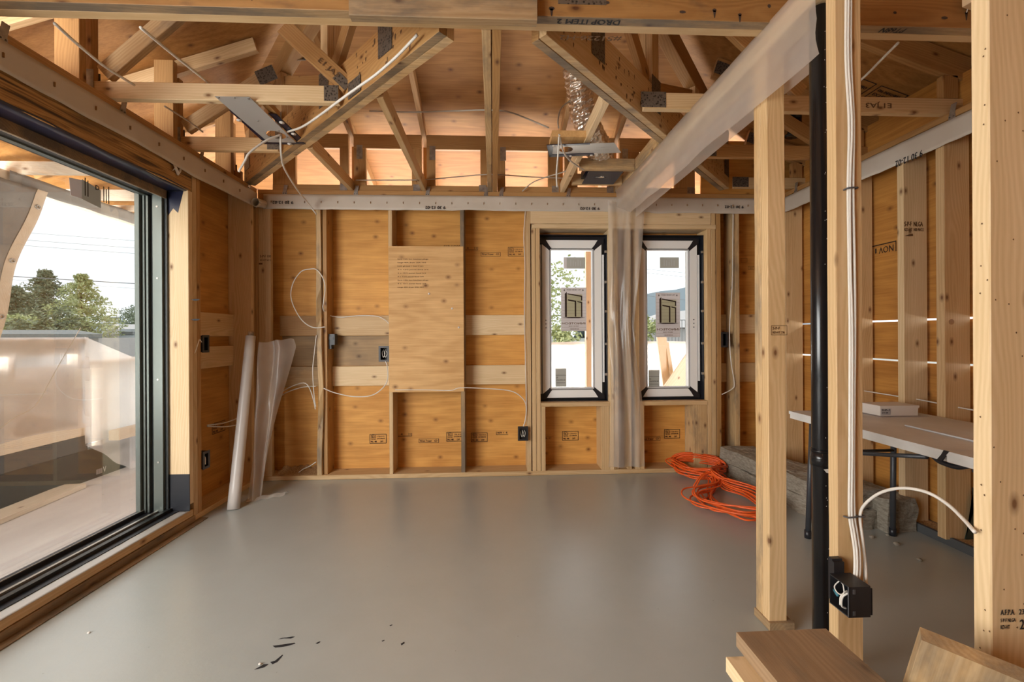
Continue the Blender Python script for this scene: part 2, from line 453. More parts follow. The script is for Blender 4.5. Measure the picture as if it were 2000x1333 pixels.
M['stain'] = flat('iron_stain', (.05, .03, .022), .8)
M['inkblack'] = flat('black_marker', (.012, .012, .015), .7)
def papr(name, c, tr=.5):
    t = NT(name); d = t.add('ShaderNodeBsdfDiffuse'); l = t.add('ShaderNodeBsdfTranslucent'); d.inputs[0].default_value = (*c, 1); l.inputs[0].default_value = (*c, 1)
    m = t.add('ShaderNodeMixShader'); m.inputs[0].default_value = tr; t.link(d.outputs[0], m.inputs[1]); t.link(l.outputs[0], m.inputs[2]); t.link(m.outputs[0], t.out.inputs[0]); return t.m
M['paper'] = papr('sticker_paper', (.66, .63, .63))
M['papergrey'] = papr('grey_sticker', (.50, .50, .47))
M['paperlogo'] = papr('sticker_khaki', (.62, .60, .42))
M['white'] = flat('white_plastic', (.66, .61, .56), .5)
M['roll'] = flat('poly_roll_white', (.60, .56, .53), .32)
M['teal'] = flat('teal_wire_nut', (.03, .16, .21), .5)
M['tealtape'] = flat('teal_tape', (.09, .17, .20), .6)
M['red'] = flat('red_chalk', (.55, .14, .09), .8)
M['tabletop'] = None
t = NT('folding_table_top'); n = t.noise(t.coords((1, 1, 1)), 4, 5, .6)
t.principled(t.ramp(n, [(.3, (.56, .54, .51)), (.7, (.70, .69, .66))]), .5); M['tabletop'] = t.m
M['legmetal'] = flat('dark_grey_tube', (.055, .058, .066), .4, .3)
t = NT('mineral_wool'); n = t.noise(t.coords((1, 1, 3)), 26, 5, .75)
t.principled(t.ramp(n, [(.3, (.19, .16, .12)), (.7, (.48, .43, .35))]), .95, 0, n, .9, .02); M['wool'] = t.m
t = NT('grey_canvas_tarp'); n = t.noise(t.coords((1, 1, 1), rand=False), 3, 5, .6)
t.principled(t.ramp(n, [(.3, (.22, .21, .20)), (.7, (.33, .32, .305))]), .85); M['tarp'] = t.m
M['upgray'] = flat('grey_upstand_membrane', (.075, .078, .08), .8)
M['updark'] = flat('dark_granule_membrane', (.03, .033, .034), .9)
t = NT('sawdust'); n = t.noise(t.coords((1, 1, 1), rand=False), 140, 3, .7)
t.principled(t.ramp(n, [(.35, (.25, .13, .05)), (.65, (.62, .42, .22))]), .95, 0, n, .6, .004); M['sawdust'] = t.m
t = NT('asphalt_shingle_roof'); n = t.noise(t.coords((1, 1, 1), rand=False), 6, 5, .7)
t.principled(t.ramp(n, [(.3, (.14, .155, .155)), (.7, (.23, .245, .24))]), .9); M['shingle'] = t.m
M['fascia'] = flat('pale_fascia', (.5, .47, .45), .7)
def leafmat(name, a, b):
    t = NT(name); n = t.noise(t.coords((1, 1, 1), rand=False), .9, 4, .7)
    t.principled(t.ramp(n, [(.35, a), (.65, b)]), .8); return t.m
M['leafdark'] = leafmat('fir_needles', (.12, .145, .09), (.30, .34, .21))
M['leaflight'] = leafmat('cedar_fronds', (.34, .39, .16), (.55, .58, .30))
M['leafbush'] = leafmat('round_tree_leaves', (.20, .24, .16), (.34, .38, .24))
M['bark'] = flat('bark', (.10, .07, .05), .9)
M['hill'] = flat('distant_hill', (.36, .42, .46), 1)
M['ground'] = flat('neighbourhood_ground', (.30, .30, .26), 1)
M['railing'] = flat('grey_railing', (.25, .25, .25), .6)

# ------------------------------------------------------------------ the room: measured planes
XL, XR, D = -1.976, 2.58, 3.68
XLO, XRO, DO = XL - .184, XR + .184, D + .184
PT = 2.466                      # top of the wall plates
W1 = (.413, 1.018, .635, 2.112)  # small window openings: x0, x1, z0, z1
W2 = (1.287, 1.895, .635, 2.112)
JY = 2.857                      # far jamb of the big glass door
DY0 = -1.2

fl = struct(MB().box(XL - .02, XRO, -2.6, DO, -.2, 0).make('floor', M['concrete']))
# floor stains
ink('paint_stain', [('p', [(0, 0), (.022, .004), (.05, .002), (.062, .012), (.05, .014), (.03, .010), (.012, .008)]),
     ('p', [(-.004, -.035), (.03, -.03), (.075, -.022), (.082, -.028), (.055, -.04), (.035, -.044), (.012, -.046)]),
     ('p', [(.03, -.12), (.045, -.115), (.058, -.085), (.062, -.088), (.058, -.12), (.045, -.132)]),
     ('p', [(-.01, -.155), (.012, -.13), (.03, -.13), (.022, -.145), (.005, -.152)]),
     ('p', [(.16, -.03), (.172, -.02), (.178, -.022), (.17, -.034)]), ('p', [(.42, -.03), (.43, -.025), (.432, -.03), (.424, -.035)]),
     ('p', [(.50, -.05), (.512, -.04), (.515, -.048), (.505, -.06)]), ('p', [(.43, .06), (.44, .066), (.442, .060), (.434, .055)])],
    P(543, 1250, Z=0), (1, 0, 0), (0, 1, 0), M['inkblack'], fl, .0006)

# sheathing of the back wall with the two window holes
wb = MB(); y0, y1 = DO, DO + .012
for x0, x1, z0, z1 in ((XLO, W1[0], -.02, 2.44), (W1[0], W1[1], -.02, W1[2]), (W1[0], W1[1], W1[3], 2.44), (W1[1], W2[0], -.02, 2.44),
                       (W2[0], W2[1], -.02, W2[2]), (W2[0], W2[1], W2[3], 2.44), (W2[1], XRO + .01, -.02, 2.44)):
    wb.box(x0, x1, y0, y1, z0, z1)
wall_back = struct(wb.make('wall_back', M['ply']))
wr = MB()
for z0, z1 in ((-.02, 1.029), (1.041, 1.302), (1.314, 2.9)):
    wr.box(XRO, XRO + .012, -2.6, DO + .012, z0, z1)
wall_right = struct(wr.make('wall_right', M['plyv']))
struct(MB().box(XLO - .012, XLO, JY, DO + .012, -.05, 2.44).box(XLO - .012, XLO, -2.6, DY0, -.05, 2.44).make('wall_left', M['plyv']))

struct(MB().box(XLO - .012, XRO + .012, -2.612, -2.6, -.05, 4.0).make('wall_front', M['ply']))
# grade stamps printed on the plywood
def teco(w=.15, h=.085):
    k = w / .15
    return [('r', 0, 0, w, h, .0048), ('t', 'TECO', .010*k, .050*k, .046*k, .022*k), ('p', [(.008*k, .075*k), (.03*k, .082*k), (.058*k, .075*k), (.03*k, .078*k)]),
            ('t', 'TESTED', .010*k, .034*k, .046*k, .011*k), ('t', 'CSA 0121', .068*k, .058*k, .064*k, .011*k), ('t', 'EXTERIOR', .068*k, .038*k, .066*k, .012*k),
            ('t', 'MILL 480.', .010*k, .010*k, .056*k, .014*k), ('t', 'DFP', .094*k, .010*k, .026*k, .014*k)]
def nov(): return [('f', 0, 0, .0048, .03), ('f', 0, 0, .11, .0048), ('t', 'NOV', .012, .010, .042, .018), ('t', '1', .066, .012, .003, .014), ('t', '4', .086, .010, .014, .018)]
def d21(): return [('t', '4', .03, .010, .016, .018), ('t', '21', .095, .010, .026, .018), ('f', 0, 0, .132, .0048), ('f', .128, 0, .132, .03)]
def wfr(): return [('r', 0, 0, .18, .038, .004), ('t', 'West Fraser', .008, .010, .108, .018), ('t', 'G3', .138, .010, .026, .018)]
def stamp(items, px, py, X=None, Y=None, u=(1, 0, 0), v=(0, 0, 1), par=None, mat='ink', name='grade_stamp', off=.0015):
    return ink(name, items, P(px, py, X=X, Y=Y), u, v, M[mat], par, off)
for items, px, py in ((teco(), 722, 867), (d21(), 776, 853), (wfr(), 818, 866), (teco(), 872, 863), (teco(), 920, 864), (nov(), 969, 850),
                      (teco(), 1098, 861), (wfr(), 1252, 862), (teco(), 1297, 857), (teco(.075), 1343, 858), (d21(), 905, 489), (wfr(), 939, 501), (teco(), 992, 501),
                      ([('t', 'AVR 7 MAR01', 0, 0, .18, .012)], 866, 482), ([('t', 'L C', 0, .01, .05, .014), ('f', 0, .03, .07, .032)], 1066, 860),
                      ([('r', 0, 0, .06, .03, .003), ('t', '22', .012, .006, .03, .016)], 1461, 527), ([('r', 0, 0, .06, .04, .003)], 1447, 513)):
    stamp(items, px, py, Y=DO, par=wall_back, mat='ink' if py > 600 else 'inkfaint', name='grade_stamp')
M['plygrey'] = plywood('weathered_plywood', (.42, .27, .13), (.22, .14, .07), (1, 5, 5), contour=7, wash=(.16, .115, .075))
for x0_, x1_ in ((-1.868, -1.50), (-1.42, -.893)):
    MB().box(x0_, x1_, DO - .0015, DO - .0002, .956, 1.224).make('weathered_sheathing', M['plygrey'], wall_back)
# upside down date on the side wall
o_ = P(1751, 471, X=XRO)
ink('grade_stamp', [('f', 0, -.004, .34, .004), ('f', 0, 0, .006, .07), ('t', 'NOV', .02, .018, .11, .045), ('t', '1', .15, .02, .01, .035), ('t', '4', .19, .018, .035, .045), ('t', '21', .28, .018, .06, .045)],
    o_, (0, 1, 0), (0, 0, -1), M['ink'], wall_right, .0015)
ink('grade_stamp', teco(.16), P(414, 850, X=XLO), (0, 1, 0), (0, 0, 1), M['ink'], bpy.data.objects['wall_left'], .0015)

# ------------------------------------------------------------------ roof sheathing (the ceiling), hipped, running on over the decks
zL = lambda x: 3.11 + .333 * (x + 1.98)
zB = lambda y: 3.05 + .333 * (3.68 - y)
zR = lambda x: 2.88 + .333 * (2.5 - x)
def slab(name, pts, zf):
    struct(MB().prism([(x, y, zf(x, y)) for x, y in pts], (0, 0, .014)).make(name, M['plyroof']))
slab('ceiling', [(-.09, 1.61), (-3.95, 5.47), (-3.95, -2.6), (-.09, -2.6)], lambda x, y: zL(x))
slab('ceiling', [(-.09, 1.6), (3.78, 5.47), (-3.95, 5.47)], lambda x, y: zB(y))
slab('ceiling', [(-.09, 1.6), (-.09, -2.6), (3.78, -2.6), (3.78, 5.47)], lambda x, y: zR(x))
cb = bpy.data.objects['ceiling.001']; cr = bpy.data.objects['ceiling.002']
bu, bv = V((1, 0, 0)), V((0, -1, .333)).normalized()
ink('grade_stamp', [('r', 0, 0, .11, .10, .004), ('t', 'CANPLY', .01, .07, .09, .018), ('t', 'EXTERIOR', .01, .045, .09, .015), ('t', 'SHEATHING', .01, .02, .09, .015)], P(773, 320, Y=4.35), (-bu), -bv, M['inkfaint'], cb, -.03)
ink('grade_stamp', [('t', '22', 0, 0, .09, .10)], P(793, 345, Y=4.45), (1, 0, 0), (0, 0, 1), M['inkfaint'], cb, 0)
# big stamp under the dark slope
def onR(px, py):
    d = P(px, py, Y=1.0) - V((0, 0, CAMH)); # ray through the pixel
    # zR(x) = CAMH + dz*t
    t_ = (2.88 + .333 * 2.5 - CAMH) / (d.z + .333 * d.x)
    return V((d.x * t_, d.y * t_, CAMH + d.z * t_))
ru, rv = V((1, 0, -.333)).normalized(), V((0, 1, 0))
so = onR(1722, 166)
ink('grade_stamp', [('r', 0, 0, .20, .16, .006), ('t', 'CANPLY', .02, .11, .15, .03), ('t', 'EXTERIOR', .02, .07, .15, .025), ('t', 'DFP SHEATHING', .02, .03, .15, .022),
     ('r', -.22, 0, -.03, .16, .006), ('t', 'CSA 0121', -.20, .10, .15, .028), ('t', 'MILL 480', -.20, .05, .15, .026), ('r', .22, .04, .32, .16, .006), ('t', '2', .245, .06, .05, .08)],
    so, ru, rv, M['inkblack'], cr, -.004)

# ------------------------------------------------------------------ studs, plates and blocks of the back wall
def fr(name, label, cat, x0, x1, y0, y1, z0, z1, mat='fresh', axis='z', group=None, **k):
    o = box(name, x0, x1, y0, y1, z0, z1, M[mat], None, axis, **k)
    return tag(o, label, cat, group)
G_B = 'studs of the window wall'
ZB0, ZT0 = .04, 2.389
fr('bottom_plate', 'pale bottom plate along the floor under the wall with two small windows', 'plate', XL + .003, XR - .16, D, DO, .001, .039, 'fresh', 'x')
def tp(label, x0, x1, y0, y1, z0, z1, axis): return fr('top_plate', label, 'plate', x0, x1, y0, y1, z0, z1, 'tan', axis)
tp('lower top plate above the studs of the window wall, mostly hidden by the grey strip', XL, XR, D, DO, 2.390, 2.427, 'x')
tp('upper top plate with metal clips above the grey strip of the window wall', XL, XR, D, DO, 2.429, PT, 'x')
tp('lower top plate resting on the strand beam above the glass door', XLO, XL, DY0, DO - .2, 2.390, 2.427, 'y')
tp('upper top plate running above the glass door and its grey strip', XLO, XL, DY0, DO - .2, 2.429, PT, 'y')
tp('lower top plate on the wall behind the folding table', XR, XRO, -1.0, DO - .01, 2.390, 2.427, 'y')
tp('upper top plate on the wall behind the folding table', XR, XRO, -1.0, DO - .01, 2.429, PT, 'y')

bs = []
def bstud(label, x0, x1, z0=ZB0, z1=ZT0, mat='fresh', y0=D, y1=DO, **k):
    o = fr('wall_stud', label, 'stud', x0, x1, y0, y1, z0, z1, mat, 'z', G_B, **k); bs.append(o); return o
bstud('flat stud in the corner beside the glass door, stamped at mid height', -1.972, -1.872, y0=D + .001, y1=D + .039, warp=.003)
s2 = bstud('crooked bark-edged stud carrying the looped white cable', -1.500, -1.457, mat='blue', warp=.022, wane=.5)
s2b = bstud('straight stud hidden close behind the crooked bark-edged stud', -1.455, -1.42, mat='tan', y0=D + .03)
s3 = bstud('stud behind the long edge of the plywood panel, with the metal cable box', -.890, -.858)
bstud('grey weathered stud at the other long edge of the plywood panel', -.278, -.244, mat='worn')
bstud('stud beside the first small window carrying the lowest outlet box', .292, .330, warp=.003)
bstud('king stud tight against the outlet stud beside the first small window', .338, .372, z1=2.150)
bstud('jack stud directly against the first small window opening', .375, .412, z1=2.150)
bstud('jack stud on the plastic-sheet side of the first small window', 1.019, 1.056, z1=2.150, mat='pale')
bstud('king stud partly under the hanging clear plastic, nearer the first window', 1.060, 1.098, z1=2.150, mat='blue', warp=.004, wane=.3)
bstud('stud behind the middle of the hanging clear plastic', 1.175, 1.212, z1=2.150)
bstud('jack stud behind the clear plastic against the second small window', 1.248, 1.286, z1=2.150)
bstud('jack stud on the far side of the second small window', 1.896, 1.934, z1=2.150)
bstud('king stud one away from the second small window', 1.937, 1.975)
bstud('outermost stud of the group beside the second small window, with a bark gouge', 1.980, 2.020, mat='tan', warp=.003)
bstud('lone stud with the thin white cable, between the second window and the corner', 2.150, 2.190, mat='blue', warp=.004)
bstud('short stud below the first window, under its near sill end', .416, .453, z1=.596)
bstud('flat short stud below the first window, next to the plastic sheet', .945, 1.017, z1=.596)
bstud('short stud below the second window, beside the plastic sheet', 1.290, 1.326, z1=.596)
bstud('wide short stud below the second window above the orange cord', 1.772, 1.893, z1=.596, mat='blue')
# headers and sills
fr('window_header', 'wide pale header board over both small windows', 'header', .3305, 1.93, D - .003, D + .04, 2.192, 2.389, 'pale', 'x')
fr('header_plate', 'long flat plate under the header over both small windows', 'plate', .340, 1.975, D - .004, DO, 2.151, 2.190, 'pale', 'x')
for wn, (a, b, c, d) in (('first', W1), ('second', W2)):
    fr('rough_sill', 'pale rough sill board under the %s small window' % wn, 'sill board', a + .001, b - .001 + (.018 if wn == 'first' else 0) * 0, D - .004, DO, .597, .634, 'fresh', 'x')
# flat blocking between the studs
G_K = 'flat blocks between studs of the window wall'
def blk(label, x0, x1, z0, z1, mat):
    fr('wall_block', label, 'block', x0, x1, DO - .042, DO - .002, z0, z1, mat, 'x', G_K)
up, lo = (1.226, 1.404), (.781, .954)
blk('upper block in the bay beside the corner, behind the cable loop', -1.870, -1.502, *up, 'tan')
blk('lower grey-stained block in the bay beside the corner', -1.870, -1.502, *lo, 'blue')
blk('upper knotty block between crooked stud and plywood panel', -1.418, -.892, *up, 'fresh')
blk('lower clean block between crooked stud and plywood panel', -1.418, -.892, *lo, 'pale')
blk('upper block between plywood panel and first window', -.242, .290, *up, 'pale')
blk('lower split-edged block between plywood panel and first window', -.242, .290, *lo, 'pale')
blk('upper block between second window and lone stud', 2.022, 2.148, *up, 'fresh')
blk('lower block between second window and lone stud', 2.022, 2.148, *lo, 'fresh')
blk('upper block between lone stud and far room corner', 2.192, 2.60, *up, 'fresh')
blk('lower block between lone stud and far room corner', 2.192, 2.60, *lo, 'fresh')
# small stamps on corner stud
def sticktext(o, items, origin, u, v, mat='ink', off=.0012): return ink('lumber_stamp', items, origin, u, v, M[mat], o, off)
sticktext(bs[0], [('t', 'S-P-F 100', 0, .02, .09, .02), ('t', 'KD-HT NO 2', 0, -.01, .09, .015), ('f', -.01, -.04, .02, -.025)], P(508, 508, Y=D), (1, 0, 0), (0, 0, 1), 'inkfaint')

# plywood panel screwed over the studs
pn = thing('plywood_panel', 'tan plywood panel screwed upright over the studs, with pencilled notes', 'plywood panel', (-.57, D - .012, .741))
box('panel_sheet', -.885, -.249, D - .014, D - .001, .741, 1.988, M['plypanel'], pn, 'z', .001)
for k in range(9):
    ink('pencil_note', [('t', random.choice(['4 x 12/2 panel feed 3/4', 'range 40A dryer 30A 10/3', 'furn 15A hrv kitchen plugs', 'bath gfi bed 1 bed 2 arc']), 0, 0, .26 - .02 * (k % 3), .012)],
        (-.81, D - .0142, 1.87 - k * .030), (1, 0, 0), (0, 0, 1), M['inkfaint'], pn, .0008)
for px, py in ((838, 574), (883, 603), (896, 640)):
    c = P(px, py, Y=D - .014)
    MB().cyl(c, c + V((0, -.003, 0)), .009, 14).make('washer', M['white'], pn, True)

# ------------------------------------------------------------------ grey gasket strips along the plates
def strip(label, fn, n=60):
    g = grid('gasket_strip', fn, n, 6, M['band'], thick=.0016)
    return tag(g, label, 'gasket strip')
def wav(s, a=.006): return a * mnoise.noise(V((s * 2.3, 5, 0))) + a * .6 * mnoise.noise(V((s * 7, 1, 3)))
sb = strip('grey gasket strip stapled along the top plates of the window wall', lambda u, v: (XL + .05 + (XR - XL - .08) * u, D - .006 - .010 * (1 - v) * abs(wav(u * 9, 1)), 2.298 + (.128 - 0) * v + (1 - v) * (wav(u * 5, .007) - (.010 if u > .74 else 0))), 110)
sl = strip('grey-brown gasket strip stapled above the big glass door', lambda u, v: (XL + .010 + .006 * (1 - v) * abs(wav(u * 9, 1)), DY0 + .3 + (D - .03 - DY0 - .3) * u, 2.296 + .128 * v + (1 - v) * (wav(u * 5 + 3, .006) - .022 * max(0, 1 - abs(u - .84) * 14))), 110)
sr = strip('grey gasket strip on the wall behind the folding table', lambda u, v: (XR - .008 - .006 * (1 - v), -.6 + (D - .03 + .6) * u, 2.288 + .132 * v + (1 - v) * wav(u * 6 + 8, .012)), 90)
g = grid('strip_curl', lambda u, v: (XL + .02 + .035 + .030 * math.cos(2 * math.pi * u) , D - .012 - .13 * v, 2.335 + .034 * math.sin(2 * math.pi * u) - .02 * v), 16, 4, M['band'], sl, thick=.0015)
for px in (557, 680, 728, 806, 870):
    pass
def band_text(px, py, par, plane, u, v, h=.03):
    ink('printed_code', [('t', '9 30 12-02', 0, 0, .17, h)], plane, u, v, M['inkblack'], par, .003)
for px, py in ((553, 393), (850, 403), (1151, 405), (1432, 402)):
    band_text(px, py, sb, P(px + 20, py, Y=D - .012), (-1, 0, 0), (0, 0, -1), .025)
band_text(0, 0, sr, P(1803, 292, X=XR - .013), (0, 1, 0), (0, 0, -1), .04)
st = MB()
for i in range(33):
    x = -1.86 + i * .1375
    st.box(x - .0015, x + .0015, D - .016, D - .006, 2.352, 2.368)
st.make('staple_row', M['girder'], sb)
st = MB()
for i in range(17):
    y = .2 + i * .2
    st.box(XL + .008, XL + .018, y - .002, y + .002, 2.352, 2.372)
st.make('staple_row', M['girder'], sl)

# ------------------------------------------------------------------ wall with the big glass door
beam = fr('strand_beam', 'dark strand-lumber beam over the big glass door', 'beam', XLO, XL, DY0, JY + .03, 2.178, 2.389, 'psl', 'y')
beam['kind'] = 'thing'
G_L = 'studs of the door wall'
def ls(label, x0, x1, y0, y1, z0, z1, mat): return fr('wall_stud', label, 'stud', x0, x1, y0, y1, z0, z1, mat, 'z', G_L)
jm = ls('pale jamb stud facing the glass door, with black pen marks', XLO + .004, XL - .001, JY, JY + .038, .131, 2.177, 'pale')
ls('second stud behind the pale door jamb, split along its edge', XLO, XL, JY + .039, JY + .077, .04, 2.389, 'fresh')
k3 = ls('third stud of the door jamb group, holding two black switch boxes', XLO, XL - .004, JY + .084, JY + .120, .04, 2.389, 'tan')
ls('corner stud of the door wall with the grey stamp, facing the room', XLO, XL, 3.575, 3.612, .04, 2.389, 'fresh')
ls('corner stud behind the standing plastic roll', XLO, XL - .01, 3.614, 3.652, .04, 2.389, 'tan')
fr('wall_stud', 'narrow filler stud in the corner behind the plastic roll', 'stud', XL - .03, XL + .002, 3.655, 3.695, .04, 2.389, 'tan', 'z', G_L)
tag(grid('foam_dab', lambda u, v: (XL + .004 + .010 * math.sin(math.pi * v), P(343, 328, X=XL).y - .03 + .06 * u, 2.252 + .035 * v + .014 * math.sin(u * 7)), 10, 6, M['white'], thick=.003), 'small white foam dab stuck on the strand beam over the glass door', 'foam dab')
fr('bottom_plate', 'short bottom plate between the glass door and the corner', 'plate', XLO, XL, JY + .04, DO, .001, .039, 'fresh', 'y')
for nm, z0, z1 in (('upper', 1.226, 1.404), ('lower', .99, 1.15)):
    fr('wall_block', nm + ' block between the door jamb and the corner studs', 'block', XLO + .002, XLO + .042, JY + .122, 3.573, z0 , z1, 'fresh', 'y', 'blocks beside the glass door')
mk_ = [('p', [(0, 0), (.03, .006), (.062, .004), (.05, -.004), (.03, -.006)])]
for px, py in ((372, 586), (372, 625)):
    ink('pen_mark', mk_, P(px, py, Y=JY), (1, 0, 0), (0, 0, 1), M['inkblack'], jm, .0012)
ink('pen_mark', [('t', '72 EVE', 0, 0, .08, .03)], P(364, 505, Y=JY), (0, 0, 1), (-1, 0, 0), M['red'], jm, -.0012)
ink('pen_mark', [('p', [(0, 0), (.006, 0), (.036, .09), (.03, .09)]), ('p', [(.03, .09), (.036, .09), (.05, .07), (.046, .068)])], P(380, 690, Y=JY), (1, 0, 0), (0, 0, 1), M['inkfaint'], jm, .0012)
# threshold build-up of the door
th = thing('door_threshold', 'low built-up wood threshold along the glass door with a silvery membrane on top', 'threshold', (XL, 0, 0))
box('curb_board', XLO, XL, DY0, JY + .03, .046, .088, M['fresh'], th, 'y', warp=.001)
box('curb_board', XLO, XL + .008, DY0, JY + .04, .006, .045, M['worn'], th, 'y')
box('curb_board', XLO, XL + .050, DY0, JY + .10, .0, .006, M['worn'], th, 'y')
sm = grid('sill_membrane', lambda u, v: (XLO + .10 + (.084 - .0) * v, DY0 + (JY - DY0) * u, .0895 + .0016 * mnoise.noise(V((u * 60, v * 5, 2))) ), 160, 5, M['sheetmetal'], th, thick=.001)
MB().box(XLO + .07, XLO + .118, DY0, JY, .089, .094).make('membrane_edge', M['black'], th)
# black membrane folds
tag(grid('head_membrane', lambda u, v: (XLO + .02 + (.168 - .015 * 0) * v, DY0 + (JY - DY0 + .0) * u, 2.172 - .006 * abs(mnoise.noise(V((u * 18, v * 2, 1)))) + (.012 + .016 * mnoise.noise(V((u * 11, 3, 1)))) * (v > .99)), 140, 8, M['navy'], thick=.002),
    'black wrinkled membrane folded under the beam over the glass door', 'membrane')
tag(MB().box(XLO + .01, XL + .001, JY - .003, JY + .001, .09, .33).make('jamb_membrane', M['black']), 'black membrane wrapped round the foot of the pale door jamb', 'membrane')
tag(MB().prism([(XLO + .01, JY - .002, 2.17), (XLO + .01, JY - .002, 2.02), (XLO + .05, JY - .002, 2.0), (XLO + .09, JY - .002, 2.06), (XLO + .12, JY - .002, 2.03), (XL - .03, JY - .002, 2.17)], (0, .002, 0)).make('jamb_membrane', M['navy']), 'torn dark membrane corner at the top of the pale door jamb', 'membrane')

# big sliding glass door
GX = -2.245
dr = thing('door_1', 'big grey framed sliding glass door to the deck', 'door', (GX, 1.0, .09), kind='structure')
y0, y1 = DY0, JY - .004
fm = MB()
fm.box(-2.112, -2.085, y0, y1, .06, .112)       # inner lip
fm.make('sill_lip', M['aludark'], dr)
MB().box(-2.225, -2.113, y0, y1, .05, .098).box(-2.262, -2.226, y0, y1, .06, .118).make('bottom_frame', M['black'], dr)
MB().box(-2.165, -2.150, y0, y1, .098, .108).box(-2.232, -2.228, y0, y1, .118, .122).make('bottom_track', M['alulight'], dr)
MB().box(-2.262, -2.112, y0, y1, 2.135, 2.166).make('top_frame', M['aludark'], dr)
MB().box(-2.135, -2.118, y0, y1, 2.126, 2.135).make('top_track', M['alulight'], dr)
MB().box(-2.112, -2.100, y0, y1, 2.118, 2.170).make('head_strip', M['worn'], dr)
MB().box(-2.232, -2.200, y0, y1, 2.128, 2.135).make('glazing_bead', M['alu'], dr)
MB().box(-2.262, -2.100, y1 - .012, y1, .09, 2.166).make('side_frame', M['aludark'], dr)
sj = MB()
sj.box(-2.175, -2.118, y1 - .030, y1 - .012, .10, 2.135)
sj.make('side_channel', M['alu'], dr)
MB().box(-2.262, -2.235, y1 - .060, y1 - .012, .10, 2.135).box(-2.230, -2.218, y1 - .040, y1 - .012, .10, 2.135).box(-2.212, -2.200, y1 - .034, y1 - .012, .10, 2.135).make('sash_stile', M['alu'], dr)
sc_ = MB()
for z in (.42, .95, 1.60, 2.06): sc_.cyl(V((-2.146, y1 - .0305, z)), V((-2.146, y1 - .033, z)), .006, 10)
sc_.make('screw_head', M['alulight'], dr)
MB().box(GX - .004, GX + .004, y0, y1 - .05, .112, 2.135).make('glass_pane', M['glassdoor'], dr)
# grey info sheet stuck on the pane
stx = MB(); q = [P(160, 350, X=GX + .007), P(197, 372, X=GX + .007), P(197, 407, X=GX + .007), P(160, 389, X=GX + .007)]
stx.prism(q, (-.0008, 0, 0)); sk = stx.make('info_sticker', M['papergrey'], dr)
stx = MB(); q = [P(135, 347, X=GX + .007), P(160, 352, X=GX + .007), P(160, 388, X=GX + .007), P(138, 381, X=GX + .007)]
stx.prism(q, (-.0008, 0, 0)); stx.make('sticker_flap', M['paper'], dr)
ink('printed_text', [('t', 'D', .075, .075, .022, .026)] + [('f', .012 + i * .016, .02, .018 + i * .016, .12 - .01 * (i % 3)) for i in (0, 1, 7, 8, 9)], P(161, 388, X=GX + .0075), (0, 1, 0), (0, 0, 1), M['ink'], sk, .001)

